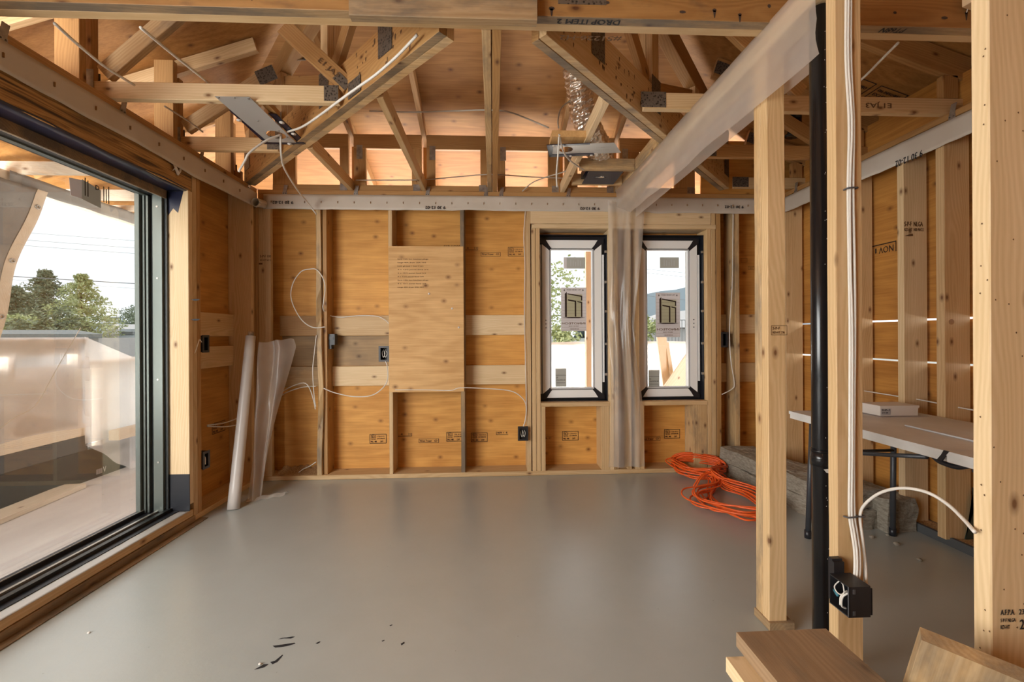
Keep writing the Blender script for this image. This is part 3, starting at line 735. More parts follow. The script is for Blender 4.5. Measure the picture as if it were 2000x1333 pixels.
# ------------------------------------------------------------------ the two small windows
def window(idx, R, label):
    x0, x1, z0, z1 = R
    w = thing('window_%d' % idx, label, 'window', ((x0 + x1) / 2, D + .12, z0), kind='structure')
    # black membrane lining the outer half of the opening
    m = MB(); e = .0015
    for a in ((x0 - e + .002, x0 + .004, z0, z1), (x1 - .004, x1 - .001, z0, z1), (x0, x1, z1 - .004, z1 - .001), (x0, x1, z0 + .001, z0 + .004)):
        m.box(a[0], a[1], D + .055, DO, a[2], a[3])
    for a in ((x0 + .004, x0 + .015, z0 + .004, z1 - .004), (x1 - .024, x1 - .004, z0 + .004, z1 - .004), (x0 + .015, x1 - .024, z1 - .036, z1 - .004), (x0 + .015, x1 - .024, z0 + .004, z0 + .016)):
        m.box(a[0], a[1], D + .13, DO, a[2], a[3])
    m.make('black_lining', M['black'], w)
    yf = D + .105
    fx0, fx1, fz0, fz1 = x0 + .012, x1 - .020, z0 + .012, z1 - .030
    b = .088
    m = MB()   # backing frame
    for a in ((fx0, fx0 + b, fz0, fz1), (fx1 - b, fx1, fz0, fz1), (fx0 + b, fx1 - b, fz0, fz0 + b), (fx0 + b, fx1 - b, fz1 - b, fz1)):
        m.box(a[0], a[1], yf + .012, yf + .075, a[2], a[3])
    m.make('frame_body', M['aludark'], w)
    g = .016; ti = -.018   # facing trims, mitred, tipped towards the glass
    def trim(name, pts, mat):
        m = MB().prism([(p[0], yf + p[2], p[1]) for p in pts], (0, .012, 0)); m.make(name, mat, w)
    ix0, ix1, iz0, iz1 = fx0 + b, fx1 - b, fz0 + b, fz1 - b
    trim('frame_trim', [(fx0 + .018, fz0 + g + .02, 0), (ix0 - .004, iz0 + g, 0), (ix0 - .004, iz1 - g, 0), (fx0 + .018, fz1 - g - .02, 0)][::-1], M['pvc'])
    trim('frame_trim', [(fx1 - .018, fz0 + g + .02, 0), (ix1 + .004, iz0 + g, 0), (ix1 + .004, iz1 - g, 0), (fx1 - .018, fz1 - g - .02, 0)], M['pvc'])
    trim('frame_trim', [(fx0 + g + .03, fz0 + .012, 0), (fx1 - g - .03, fz0 + .012, 0), (ix1 - g, iz0 - .006, 0), (ix0 + g, iz0 - .006, 0)], M['pvc'])
    trim('frame_trim', [(ix0 + g, iz1 + .006, 0), (ix1 - g, iz1 + .006, 0), (fx1 - g - .03, fz1 - .010, 0), (fx0 + g + .03, fz1 - .010, 0)], M['pvc'])
    MB().box(fx0 - .008, fx0 + .010, yf - .004, yf + .03, fz0 + .05, fz1 - .05).make('metal_side_strip', M['pvcshade'], w)
    MB().box(fx1 - .012, fx1 + .004, yf - .002, yf + .03, fz0 + .15, fz1 - .14).make('side_strip', M['pvc'], w)
    m = MB()
    for a in ((ix0, ix0 + .012, iz0, iz1), (ix1 - .012, ix1, iz0, iz1), (ix0 + .012, ix1 - .012, iz0, iz0 + .012), (ix0 + .012, ix1 - .012, iz1 - .012, iz1)):
        m.box(a[0], a[1], yf + .004, yf + .06, a[2], a[3])
    m.make('inner_bead', M['pvcshade'], w)
    for k in range(3):
        hx = fx0 + .05 if idx == 1 else fx1 - .05
        z = 1.355 - k * .034
        MB().cyl(V((hx, yf - .002, z)), V((hx, yf + .004, z)), .005, 12).make('handle_hole', M['black'], w, True)
    m = MB()
    for z in (.86, 1.13, 1.42, 1.68, 1.95):
        m.box(x1 - .022, x1 - .004, D + .050, D + .066, z, z + .02)
    m.make('fixing_clip', M['galv'], w)
    yg = yf + .04
    MB().box(ix0 + .004, ix1 - .004, yg, yg + .006, iz0 + .004, iz1 - .004).make('glass_pane', M['glass'], w)
    # stickers on the pane, at their measured pixels
    def sheet(name, px0, px1, py0, py1, mat):
        a = P(px0, py1, Y=yg - .002); b_ = P(px1, py0, Y=yg - .002)
        s = MB().box(a.x, b_.x, yg - .0018, yg - .0012, a.z, b_.z).make(name, mat, w)
        return s, a, b_.x - a.x, b_.z - a.z
    if idx == 1: boxes = ((1096, 1145, 562, 647), (1107, 1143, 503, 525), (1085, 1106, 720, 756))
    else: boxes = ((1281, 1328, 572, 659), (1289, 1326, 503, 524), (1267, 1288, 723, 758))
    s, a, sw, sh = sheet('printed_sheet', *boxes[0], M['paper'])
    W, H = sw, sh
    def pp(*pts): return ('p', [(x * W, y * H) for x, y in pts])
    ink('printed_panel', [('f', .22*W, .32*H, .84*W, .84*H)], a, (1, 0, 0), (0, 0, 1), M['paperlogo'], s, .0006)
    ink('frame_emblem', [pp((.15, .32), (.23, .32), (.23, .90), (.15, .86)), pp((.25, .87), (.84, .81), (.84, .70), (.79, .70), (.79, .785), (.25, .845)),
                         pp((.27, .73), (.60, .695), (.60, .33), (.54, .33), (.54, .67), (.27, .70)), pp((.64, .69), (.84, .665), (.84, .32), (.79, .32), (.79, .645), (.64, .665)),
                         pp((.03, .305), (.3, .318), (.7, .318), (.97, .305), (.7, .295), (.3, .295))], a, (1, 0, 0), (0, 0, 1), M['ink'], s, .0012)
    tx = [('t', 'THIS END UP', .22*W, .935*H, .56*W, .022*H), pp((.10, .93), (.16, .93), (.13, .965)), pp((.12, .915), (.14, .915), (.14, .935), (.12, .935)),
          pp((.84, .93), (.90, .93), (.87, .965)), pp((.86, .915), (.88, .915), (.88, .935), (.86, .935))]
    ink('printed_text', tx, a, (1, 0, 0), (0, 0, 1), M['ink'], s, .0012)
    back = [('t', 'INNOTECH', .04*W, .15*H, .90*W, .045*H), ('t', 'WINDOWS + DOORS', .30*W, .10*H, .4*W, .02*H), ('f', .02*W, .085*H, .98*W, .088*H), ('t', 'HIGH PERFORMANCE', .30*W, .035*H, .35*W, .02*H), ('f', .02*W, .02*H, .98*W, .023*H)]
    back += [('f', .02*W, (.05 + i * .075)*H + .2*H, .98*W, (.052 + i * .075)*H + .2*H) for i in range(9)]
    ink('printed_text', back, a + V((W, 0, 0)), (-1, 0, 0), (0, 0, 1), M['inkfaint'], s, -.0009)
    s, a, sw, sh = sheet('grey_sticker', *boxes[1], M['papergrey'])
    ink('printed_text', [('f', (.2 + .13 * i) * sw, .2 * sh, (.24 + .13 * i) * sw, (.8 - .1 * (i % 3)) * sh) for i in range(5)], a, (1, 0, 0), (0, 0, 1), M['pvcshade'], s, .0008)
    if idx == 1:
        MB().box(a.x - .028, a.x, yg - .0018, yg - .0012, a.z, a.z + sh).make('sticker_flap', M['paper'], w)
    s, a, sw, sh = sheet('notice_sticker', *boxes[2], M['papergrey'])
    ink('printed_text', [('f', .02 * sw, .62 * sh, .98 * sw, .64 * sh), ('t', 'O', .06 * sw, .46 * sh, .14 * sw, .08 * sh), ('t', 'notice', .1 * sw, .34 * sh, .8 * sw, .07 * sh), ('f', .1 * sw, .2 * sh, .9 * sw, .22 * sh)], a, (1, 0, 0), (0, 0, 1), M['ink'], s, .0008)
    # black corner tapes
    m = MB()
    for cx_, cz_, sx, sz in ((fx0, fz0, 1, 1), (fx1, fz0, -1, 1), (fx0, fz1, 1, -1), (fx1, fz1, -1, -1)):
        q = [(cx_ - .004*sx, yf - .001, cz_ + .030*sz), (cx_ - .004*sx, yf - .001, cz_ - .004*sz), (cx_ + .045*sx, yf - .001, cz_ - .004*sz), (cx_ + (b + .012)*sx, yf - .001, cz_ + (b - .004)*sz), (cx_ + (b - .004)*sx, yf - .001, cz_ + (b + .012)*sz)]
        if sx * sz < 0: q = q[::-1]
        m.prism(q, (0, .002, 0))
    m.make('corner_tape', M['black'], w)
window(1, W1, 'narrow casement window with pale grey frame')
window(2, W2, 'narrow casement window with pale grey frame showing leaning planks')

# ------------------------------------------------------------------ roof trusses
def plate_(parent, c, n, u, w, h, mat='plate', name='nail_plate'):
    """a toothed steel plate of w x h on a member face"""
    c, n, u = V(c), V(n).normalized(), V(u).normalized(); v = n.cross(u)
    m = MB().prism([c - u*w/2 - v*h/2, c + u*w/2 - v*h/2, c + u*w/2 + v*h/2, c - u*w/2 + v*h/2], n * .0016)
    return m.make(name, M[mat], parent)
def dots(parent, a, u, v, L, H, n, seed=1, mat='inkblack', off=.0008, name='nail_stain'):
    r = random.Random(seed); items = []
    for i in range(n):
        x, y = r.random() * L, r.random() * H; w_, h_ = r.uniform(.004, .009), r.uniform(.005, .022)
        items.append(('p', [(x, y - h_), (x + w_*.7, y - h_*.4), (x + w_, y + h_*.3), (x + w_*.3, y + h_*.6), (x - w_*.6, y + h_*.3), (x - w_*.5, y - h_*.5)]))
    return ink(name, items, a, u, v, M[mat], parent, off)

G_T = 'roof trusses'
# the near girder truss across the room
GY = 1.648
gt = thing('girder_truss', 'heavy dark two-ply girder truss crossing just overhead, with black nail stains', 'roof truss', (.3, 1.69, PT), G_T)
c1 = box('bottom_chord', XLO, XRO, GY, GY + .041, PT, PT + .235, M['girder'], gt, 'x', warp=.001)
c2 = box('bottom_chord', XLO, XRO, GY + .043, GY + .084, PT + .001, PT + .236, M['fresh'], gt, 'x', warp=.001)
MB().box(XLO, XRO, GY + .001, GY + .040, PT - .0008, PT + .001).make('chord_underside', M['worn'], gt)
board('top_chord', (XLO, GY + .04, zL(XLO) - .08), (-.09, GY + .04, zL(-.09) - .08), .08, .14, M['tan'], gt)
board('top_chord', (-.09, GY + .04, zR(-.09) - .08), (XRO, GY + .04, zR(XRO) - .08), .08, .14, M['tan'], gt)
box('king_post', -.135, -.045, GY + .02, GY + .06, PT + .236, zL(-.09) - .16, M['tan'], gt)
for x in (-1.2, 1.1):
    box('web_post', x - .045, x + .045, GY + .02, GY + .06, PT + .236, (zL(x) if x < 0 else zR(x)) - .155, M['tan'], gt)
box('scab_board', -.53, .175, GY - .039, GY - .001, PT - .045, PT + .14, M['worn'], gt, 'x')
r = random.Random(5); it = []
for i in range(46):
    x = XLO + .1 + i * .105 + r.uniform(-.02, .02); y = r.choice([.035, .06, .05, .15, .17]) + r.uniform(-.01, .01); w_, h_ = r.uniform(.005, .016), r.uniform(.004, .008)
    it.append(('p', [(x - XLO + w_*math.cos(a)*(1 + .3*r.random()), y + h_*math.sin(a)) for a in [k * .785 for k in range(8)]]))
    if r.random() < .5: it.append(('p', [(x - XLO - .006, y), (x - XLO + .006, y), (x - XLO + .002, y - .03), (x - XLO - .002, y - .03)]))
ink('nail_stain', it, (XLO, GY, PT), (1, 0, 0), (0, 0, 1), M['stain'], gt, .0012)
plate_(gt, (P(1137, 0, Y=GY).x, GY, P(1137, 9, Y=GY).z + .06), (0, -1, 0), (1, 0, 0), .19, .12)
ink('marker_note', [('t', '#51226-H2', 0, .004, .26, .03)], (P(1218, 66, Z=PT).x, P(1218, 66, Z=PT).y + .008, PT), (-1, 0, 0), (0, 1, 0), M['inkfaint'], gt, .0015)
ink('marker_note', [('t', 'DROP ITEM 2', 0, 0, .25, .026)], (P(1208, 50, Z=PT).x, GY + .008, PT), (-1, 0, 0), (0, 1, 0), M['inkblack'], gt, .0022)
ink('marker_note', [('t', 'PT68N', 0, 0, .10, .026)], (P(1752, 70, Z=PT).x, GY + .008, PT), (-1, 0, 0), (0, 1, 0), M['inkblack'], gt, .0022)

# the two hip girder trusses running at 45 degrees to the back corners
def hip_truss(label, pa, pb, zf, sgn):
    """pa near end, pb at the corner (plan); two plies of deep bottom chord, rafter under the hip, posts and plates"""
    h = thing('hip_truss', label, 'roof truss', (*((V(pa) + V(pb)) / 2), PT), G_T)
    d = (V(pb) - V(pa)).normalized(); n = V((-d.y, d.x))
    for k, off in enumerate((-.0205, .0205)):
        a = V(pa) + n * off; b = V(pb) + n * off
        ch = board('bottom_chord', (a.x, a.y, PT + .118), (b.x, b.y, PT + .118), .038, .235, M['tan' if k else 'fresh'], h)
        MB().prism([(a.x - n.x*.018, a.y - n.y*.018, PT - .0008), (b.x - n.x*.018, b.y - n.y*.018, PT - .0008), (b.x + n.x*.018, b.y + n.y*.018, PT - .0008), (a.x + n.x*.018, a.y + n.y*.018, PT - .0008)], (0, 0, .0015)).make('chord_underside', M['worn' if k else 'blue'], h)
        nn = n * (1 if off > 0 else -1)
        u = V((d.x, d.y, 0)); side = V((nn.x, nn.y, 0))
        vz = V((0, 0, 1))
        if u.cross(vz).dot(side) < 0: u = -u; a0 = b
        else: a0 = a
        dots(h, (a0.x + side.x * .0195, a0.y + side.y * .0195, PT + .02), u, vz, (b - a).length - .1, .2, 110, 3 + k, 'inkfaint', .001)
    zt = zf(*pa) - .16; ze = zf(*pb) - .16
    board('top_chord', (pa[0], pa[1], zt), (pb[0], pb[1], ze), .076, .14, M['tan'], h)
    L = (V(pb) - V(pa)).length
    for s_ in (.16, .42, .70, .97):
        q = V(pa) + d * (L * s_); zz = zf(q.x, q.y) - .23
        for off in (-.02, .02):
            board('web_post', (q.x + n.x*off, q.y + n.y*off, PT + .236), (q.x + n.x*off, q.y + n.y*off, zz), .038, .089, M['fresh'], h, up=(d.x, d.y, 0))
        for sd in (-1, 1):
            plate_(h, (q.x + n.x * .042 * sd, q.y + n.y * .042 * sd, PT + .19), (n.x * sd, n.y * sd, 0), (0, 0, 1), .20, .12)
    for s0, s1 in ((.18, .40), (.72, .46), (.74, .95)):
        q0 = V(pa) + d * (L * s0); q1 = V(pa) + d * (L * s1)
        board('web_diagonal', (q0.x, q0.y, zf(q0.x, q0.y) - .25), (q1.x, q1.y, PT + .27), .038, .089, M['tan'], h)
    return h
h1 = hip_truss('diagonal hip truss running from the girder to the corner by the glass door', (-.185, 1.775), (-1.98, 3.57), lambda x, y: min(zL(x), zB(y)), 1)
h2 = hip_truss('diagonal hip truss running from the girder to the far dark corner above the windows', (.200, 1.775), (1.995, 3.57), lambda x, y: min(zR(x), zB(y)), -1)

# jack trusses bearing on the door wall
def jackL(y, label, mat='fresh', plates=True):
    xe = 1.585 - y - .082
    j = thing('jack_truss', label, 'roof truss', (-2.0, y, PT), 'jack trusses over the door wall')
    b = board('bottom_chord', (XLO, y, PT + .0455), (xe, y, PT + .0455), .038, .089, M[mat], j)
    zt = lambda x: zL(x) - .058
    board('top_chord', (-3.6, y, zt(-3.6)), (xe - .15 if y > 2.5 else -.72, y, zt(xe - .15 if y > 2.5 else -.72)), .038, .089, M['tan' if y > 3.2 else 'fresh'], j)
    box('heel_post', XLO, XLO + .089, y - .019, y + .019, PT + .091, zt(XLO) - .05, M['tan'], j)
    for dy in (-.0205, .0189):
        plate_(j, (XLO + .055, y + dy, PT + .08), (0, -1 if dy < 0 else 1, 0), (0, 0, 1), .14, .085, 'galv')
    return j, zt, xe
j1, zt, xe = jackL(2.32, 'pale jack truss nearest the girder over the door wall, with a big steel plate', 'pale')
board('web_diagonal', (-2.02, 2.32, 2.60), (-1.36, 2.32, zt(-1.36) - .06), .038, .089, M['blue'], j1)
board('web_diagonal', (P(556, 55, Y=2.32).x, 2.32, P(575, 55, Y=2.32).z), (P(683, 172, Y=2.32).x, 2.32, P(683, 172, Y=2.32).z), .036, .089, M['tan'], j1)
plate_(j1, (xe - .035, 2.3005, PT + .05), (0, -1, 0), (1, 0, 0), .075, .084)
plate_(j1, (-.712, 1.588 - .058 + .712 - .002, PT + .05), (-1, -1, 0), (1, -1, 0), .13, .084)
plate_(j1, (P(668, 162, Y=2.30).x, 2.3005, PT + .115), (0, -1, 0), V((1, 0, -1)), .09, .05)
ink('lumber_stamp', [('t', 'E1 JA3', 0, 0, .13, .035)], P(618, 122, Y=2.30), V((1, 0, -.86)), V((.86, 0, 1)), M['inkfaint'], j1, .001)
j2, zt, xe = jackL(2.935, 'second jack truss from the girder over the door wall, with a square plate')
board('web_diagonal', (-2.04, 2.935, 2.62), (P(520, 150, Y=2.935).x, 2.935, P(520, 150, Y=2.935).z), .036, .089, M['fresh'], j2)
plate_(j2, (P(520, 147, Y=2.915).x, 2.914, P(520, 147, Y=2.915).z), (0, -1, 0), V((1, 0, .45)), .125, .10)
plate_(j2, (P(578, 105, Y=2.915).x, 2.914, P(578, 105, Y=2.915).z), (0, -1, 0), (1, 0, 0), .13, .09)
plate_(j2, (xe - .03, 2.914, PT + .055), (0, -1, 0), (1, 0, 0), .08, .09)
j3, zt, xe = jackL(3.52, 'short jack truss closest to the corner over the door wall', 'tan')

# jack trusses bearing on the wall behind the table
def jackR(y, label, mat='fresh', web=True):
    xs = y - 1.565 + .085
    j = thing('jack_truss', label, 'roof truss', (2.5, y, PT), 'jack trusses over the table wall')
    board('bottom_chord', (xs, y, PT + .0455), (XRO, y, PT + .0455), .038, .089, M[mat], j)
    zt = lambda x: zR(x) - .085
    board('top_chord', (xs + .12, y, zt(xs + .12)), (3.3, y, zt(3.3)), .038, .14, M['tan'], j)
    box('heel_post', XRO - .2, XRO - .11, y - .019, y + .019, PT + .091, zt(XRO - .15) - .07, M['tan'], j)
    plate_(j, (xs + .05, y - .0195, PT + .05), (0, -1, 0), (1, 0, 0), .14, .085)
    plate_(j, (xs + .18, y - .0195, zt(xs + .18)), (0, -1, 0), V((1, 0, -.333)), .13, .09)
    if web:
        board('web_diagonal', (xs + .16, y, zt(xs + .16) - .06), (xs + .9, y, PT + .11), .036, .085, M['tan'], j)
    return j
jr1 = jackR(2.32, 'jack truss nearest the girder over the table wall, stamped upside down', 'fresh')
ink('lumber_stamp', [('t', 'E1 JA3', 0, 0, .15, .036)], P(1741, 199, Y=2.30), (-1, 0, 0), (0, 0, -1), M['inkfaint'], jr1, .001)
jr2 = jackR(2.935, 'middle jack truss over the table wall, behind the plastic wrapped plate', 'tan')
jr3 = jackR(3.54, 'jack truss closest to the far dark corner over the table wall', 'fresh', False)

# jack trusses bearing on the window wall
def jackB(x, label, sgn, mats=('fresh', 'tan'), both=False):
    ye = (1.585 - x + .082) if x < 0 else (x + 1.565 + .085)
    if both: ye = GY + .086
    j = thing('jack_truss', label, 'roof truss', (x, 3.7, PT), 'jack trusses over the window wall')
    board('bottom_chord', (x, ye, PT + .0455), (x, DO, PT + .0455), .038, .089, M[mats[0]], j, wane=.1)
    zt = lambda y: zB(y) - .058
    yt = max(1.72, ye - (.15 if not both else 0))
    board('top_chord', (x + .0, yt, zt(yt)), (x + .0, 5.2, zt(5.2)), .038, .089, M[mats[1]], j)
    box('heel_post', x - .019, x + .019, DO - .089, DO, PT + .091, zt(DO) - .05, M['tan'], j)
    for dx, nx in ((-.0205, -1), (.0189, 1)):
        plate_(j, (x + dx, DO - .05, PT + .07), (nx, 0, 0), (0, 0, 1), .13, .085, 'galv')
    return j
jackB(-1.205, 'short jack truss over the window wall, next to the door side hip truss', -1)
jackB(-.585, 'jack truss over the window wall, directly above the plywood panel', -1)
jackB(-.020, 'centre jack truss with a bark-edged chord, the ply nearer the door', -1, ('blue', 'tan'), True)
jackB(.024, 'centre jack truss pressed against its bark-edged twin', 1, ('tan', 'tan'), True)
jackB(.615, 'jack truss over the window wall passing beside the foil duct', 1, ('pale', 'tan'))
jackB(1.10, 'short jack truss over the window wall beside the plastic wrapped plate', 1, ('blue', 'tan'))

# raised heel frames over the window wall: flat rails and posts with openings to the eaves
hf = [(-2.10, -1.67), (-1.30, -1.228), (-1.182, -1.08), (-.69, -.608), (-.562, -.49), (-.10, -.043), (.047, .115), (.49, .592), (.638, .75), (1.06, 1.30), (1.60, 2.30)]
def heel(label, xa, xb, o0, o1):
    t_ = thing('heel_blocking', label, 'heel frame', ((xa + xb) / 2, D + .03, PT), group='heel frames over the window wall')
    box('bottom_rail', xa, xb, D + .014, D + .050, PT + .001, PT + .052, M['tan'], t_, 'x')
    box('top_rail', xa, xb, D + .014, D + .050, 2.832, 2.955, M['tan'], t_, 'x')
    box('end_post', xa, o0, D + .015, D + .049, PT + .053, 2.831, M['tan'], t_)
    box('end_post', o1, xb, D + .015, D + .049, PT + .053, 2.831, M['tan'], t_)
    plate_(t_, ((xa + .05), D + .0135, 2.80), (0, -1, 0), (0, 0, 1), .12, .05, 'galv')
    plate_(t_, ((xb - .04), D + .0135, PT + .03), (0, -1, 0), (0, 0, 1), .06, .06, 'galv')
heel('heel frame opening to bright eaves, half behind the door side hip truss', -1.86, -1.228, -1.67, -1.30)
heel('heel frame opening to bright eaves, above the crooked stud', -1.182, -.608, -1.08, -.69)
heel('heel frame opening to bright eaves, above the plywood panel', -.562, -.043, -.49, -.10)
heel('heel frame opening to bright eaves, just past the double centre chord', .047, .592, .115, .49)
heel('heel frame opening behind the lower foil duct', .638, 1.077, .75, 1.02)
heel('heel frame opening glimpsed under the plastic wrapped plate', 1.123, 1.80, 1.30, 1.62)
MB().box(1.86, XRO, D + .03, D + .042, PT + .001, 2.95).make('heel_board', M['ply'])
tag(bpy.data.objects['heel_board'], 'brown board closing the gap over the wall corner behind the table', 'board')
# blocks over the door wall
G_H = 'heel blocks over the door wall'
for y, l in ((1.80, 'upright heel block right behind the girder over the glass door'), (2.20, 'upright heel block between girder and first jack truss over the glass door'), (2.82, 'upright heel block between first and second jack truss over the glass door'), (3.42, 'upright heel block near the corner over the glass door')):
    fr('heel_block', l, 'block', XLO, XLO + .12, y, y + .038, PT + .001, 3.0, 'tan', 'z', G_H)
rb = MB().box(XR + .10, XR + .112, -1.0, DO, PT + .001, 2.70).make('heel_board', M['plyv'])
tag(rb, 'long brown plywood board closing the heel gap over the wall behind the table', 'board')

# metal clips holding the trusses to the plates
G_C = 'truss clips on the top plates'
def clip(label, loc, n, px=None):
    n = V(n); s_ = V((0, 0, 1)).cross(n)
    t_ = thing('truss_clip', label, 'metal clip', loc, G_C)
    c = V(loc)
    def slabp(name, a, w, h, lean=0):
        a = V(a); m = MB().prism([a - s_*w/2, a + s_*w/2, a + s_*(w/2 + lean) + V((0, 0, h)), a - s_*(w/2 - lean) + V((0, 0, h))], n * .0018)
        return m.make(name, M['galv'], t_)
    slabp('face_leg', c + V((0, 0, -.045)), .036, .045)
    slabp('upper_leg', c, .030, .06, .012)
    nh = MB()
    for dx in (-.010, .010):
        for dz in (-.010, -.035):
            q = c + s_ * dx + V((0, 0, dz)); nh.cyl(q + n * .0018, q + n * .004, .004, 8)
    nh.make('nail_head', M['plate'], t_, True)
for px, l in ((556, 'nearest the glass door side corner'), (695, 'under the shortest jack truss'), (835, 'above the plywood panel on the window wall'), (949, 'under the bark-edged centre chord'), (979, 'under the second centre chord'), (1110, 'beside the foil duct')):
    p = P(px, 383, Y=D - .001)
    clip('small steel clip on the window wall plate ' + l, (p.x, D - .001, 2.445), (0, -1, 0))
for y, l in ((1.81, 'above the glass door nearest the girder'), (2.37, 'above the glass door under the first jack truss'), (2.985, 'above the glass door under the second jack truss'), (3.55, 'in the corner at the end of the glass door wall')):
    clip('small steel clip ' + l, (XL + .0005, y, 2.445), (1, 0, 0))
clip('small steel clip on the table wall plate in the far corner', (XR - .0005, 3.50, 2.445), (-1, 0, 0))
clip('small steel clip on the table wall plate under the stamped chord', (XR - .0005, 2.27, 2.445), (-1, 0, 0))

# loose lumber ends poking over the girder
tag(board('ceiling_strap', (-1.70, GY - .75, PT + .035), (-1.70, GY - .005, PT + .035), .089, .036, M['pale']), 'pale flat board end sticking out over the girder near the glass door', 'board')
tag(board('ceiling_strap', (-1.93, GY - .75, PT + .040), (-1.93, GY - .012, PT + .040), .089, .036, M['fresh']), 'tan board end over the girder in the very corner above the glass door', 'board')
tag(board('ceiling_strap', (2.04, GY - .45, PT + .085), (1.93, GY - .012, PT + .085), .075, .036, M['pale']), 'short pale board end over the girder behind the tallest post', 'board')

# ------------------------------------------------------------------ partition: plates and posts
fr('partition_plate', 'lower plate of the partition, wrapped in clear plastic', 'plate', 1.132, 1.221, .5, D - .03, 2.390, 2.427, 'pale', 'y')
fr('partition_plate', 'upper plate of the partition, wrapped in clear plastic', 'plate', 1.132, 1.221, .5, D - .03, 2.429, PT, 'fresh', 'y')
def post(label, plies, base):
    t_ = thing('partition_post', label, 'post', ((plies[0][0] + plies[0][1]) / 2, plies[0][2], 0), 'partition posts')
    for i, (x0, x1, y0, y1, mt, wn) in enumerate(plies):
        o = box('stud_ply', x0, x1, y0, y1, base, 2.388, M[mt], t_, 'z', wane=wn, warp=.002 if wn else 0)
    return t_
fr('partition_bottom_plate', 'short offcut of bottom plate under the farthest partition post', 'plate', 1.126, 1.230, 1.69, 1.795, .001, .036, 'worn', 'y')
p1 = post('farthest partition post, two studs on a short plate beside the orange cord', [(1.132, 1.208, 1.702, 1.745, 'fresh', .06), (1.132, 1.208, 1.747, 1.790, 'blue', .2)], .037)
p2 = post('middle partition post carrying white cables and a black outlet box', [(1.132, 1.222, 1.352, 1.391, 'fresh', .10)], .037)
p3 = post('nearest partition post, widest in view, with a black grade stamp low down', [(1.132, 1.221, .918, .955, 'pale', .03)], .037)
fr('partition_bottom_plate', 'long bottom plate under the middle and nearest partition posts', 'plate', 1.132, 1.221, .6, 1.425, .001, .036, 'tan', 'y')
ink('lumber_stamp', [('t', 'A.F.P.A.', 0, .042, .034, .012), ('t', 'S-P-F NLGA', 0, .026, .036, .008), ('t', 'KD-HT', 0, .010, .022, .009), ('t', '23', .044, .042, .013, .012), ('t', '2', .046, .008, .010, .022)], P(1953, 1238, Y=.918), (1, 0, 0), (0, 0, 1), M['inkblack'], p3, .0012)
ink('pencil_note', [('t', '4 1/2 R', 0, 0, .035, .012)], P(1918, 432, X=1.132), (0, 0, 1), (0, 1, 0), M['inkfaint'], p3, -.0012)
r = random.Random(2)
ink('nail_stain', [('p', [(x, y), (x + .002, y + .003), (x + .004, y + .001), (x + .003, y - .002)]) for x, y in [(r.random() * .03, r.random() * 2.1 + .2) for _ in range(26)]], (1.132, .953, 0), (0, -1, 0), (0, 0, 1), M['inkfaint'], p3, .0012)
ink('nail_stain', [('p', [(x, y), (x + .002, y + .003), (x + .004, y + .001), (x + .003, y - .002)]) for x, y in [(r.random() * .08, r.random() * 2.1 + .2) for _ in range(26)]], (1.133, .918, 0), (1, 0, 0), (0, 0, 1), M['inkfaint'], p3, .0012)
ink('lumber_stamp', [('r', 0, 0, .068, .04, .002), ('t', 'S-P-F', .006, .022, .03, .012), ('t', 'KD-HT 236', .006, .006, .05, .01)], P(1506, 655, Y=1.702), (1, 0, 0), (0, 0, 1), M['inkfaint'], p1, .0012)

# the black drain pipe
pp_ = thing('drain_pipe', 'upright black plastic drain pipe between two partition posts', 'pipe', (1.173, 1.470, 0))
MB().cyl((1.173, 1.470, .0), (1.173, 1.470, 2.384), .0305, 32).make('pipe', M['abs'], pp_, True)
zc = P(1603, 893, Y=1.470).z
MB().cyl((1.173, 1.470, zc - .030), (1.173, 1.470, zc + .022), .0345, 32).cyl((1.173, 1.470, zc + .022), (1.173, 1.470, zc + .027), .0355, 32).cyl((1.173, 1.470, zc - .004), (1.173, 1.470, zc + .0), .0355, 32).make('coupling', M['abs'], pp_, True)
ink('glue_drip', [('p', [(-.018, .0), (.022, .004), (.024, -.012), (.016, -.016), (.012, -.032), (.004, -.014), (-.008, -.012)])], (1.173, 1.4390, zc - .035), (1, 0, 0), (0, 0, 1), M['white'], pp_, .001)
r = random.Random(8)
ink('dust_speck', [('p', [(x, y), (x + .002, y + .004), (x + .003, y)]) for x, y in [(r.uniform(-.012, .012), r.random() * 2.2 + .1) for _ in range(40)]], (1.173, 1.4394, 0), (1, 0, 0), (0, 0, 1), M['white'], pp_, .001)

# clear plastic wrapped over the partition plates
def flapL(u, v):
    y = 1.405 + (D - .04 - 1.405) * u
    w_ = mnoise.noise(V((y * 2.1, v * 1.5, 4)))
    bk = max(0, (y - 2.5) / 1.14)
    xt, xb = 1.119 - .045 * (y / 3.6) ** 2, 1.121 + .085 * bk ** 1.5
    zt_, zb_ = 2.470 - .13 * bk, 2.185 + .085 * bk + .018 * mnoise.noise(V((y * 1.6, 0, 2)))
    x = xb + (xt - xb) * v - .016 * abs(w_) - .007 * abs(math.sin(v * 8 + y * 2.2))
    return (x, y, zb_ + (zt_ - zb_) * v)
def flapR(u, v):
    y = 1.405 + (D - .04 - 1.405) * u
    w_ = mnoise.noise(V((y * 1.9, v * 1.5, 14)))
    return (1.228 + .022 * (1 - v) + .012 * w_ * (1 - v), y, 2.245 + .225 * v + .012 * w_ * (1 - v))
wp = grid('plastic_wrap', lambda u, v: (flapL(u, v / .46) if v < .46 else flapR(u, (1 - v) / .46) if v > .54 else (1.119 - .045 * ((1.405 + (D - 1.445) * u) / 3.6) ** 2 + (v - .46) / .08 * .109, 1.405 + (D - 1.445) * u, 2.474 - .0 * u)), 70, 26, M['polywrap'])
tag(wp, 'clear plastic sheet draped along the partition plates overhead', 'plastic sheet')

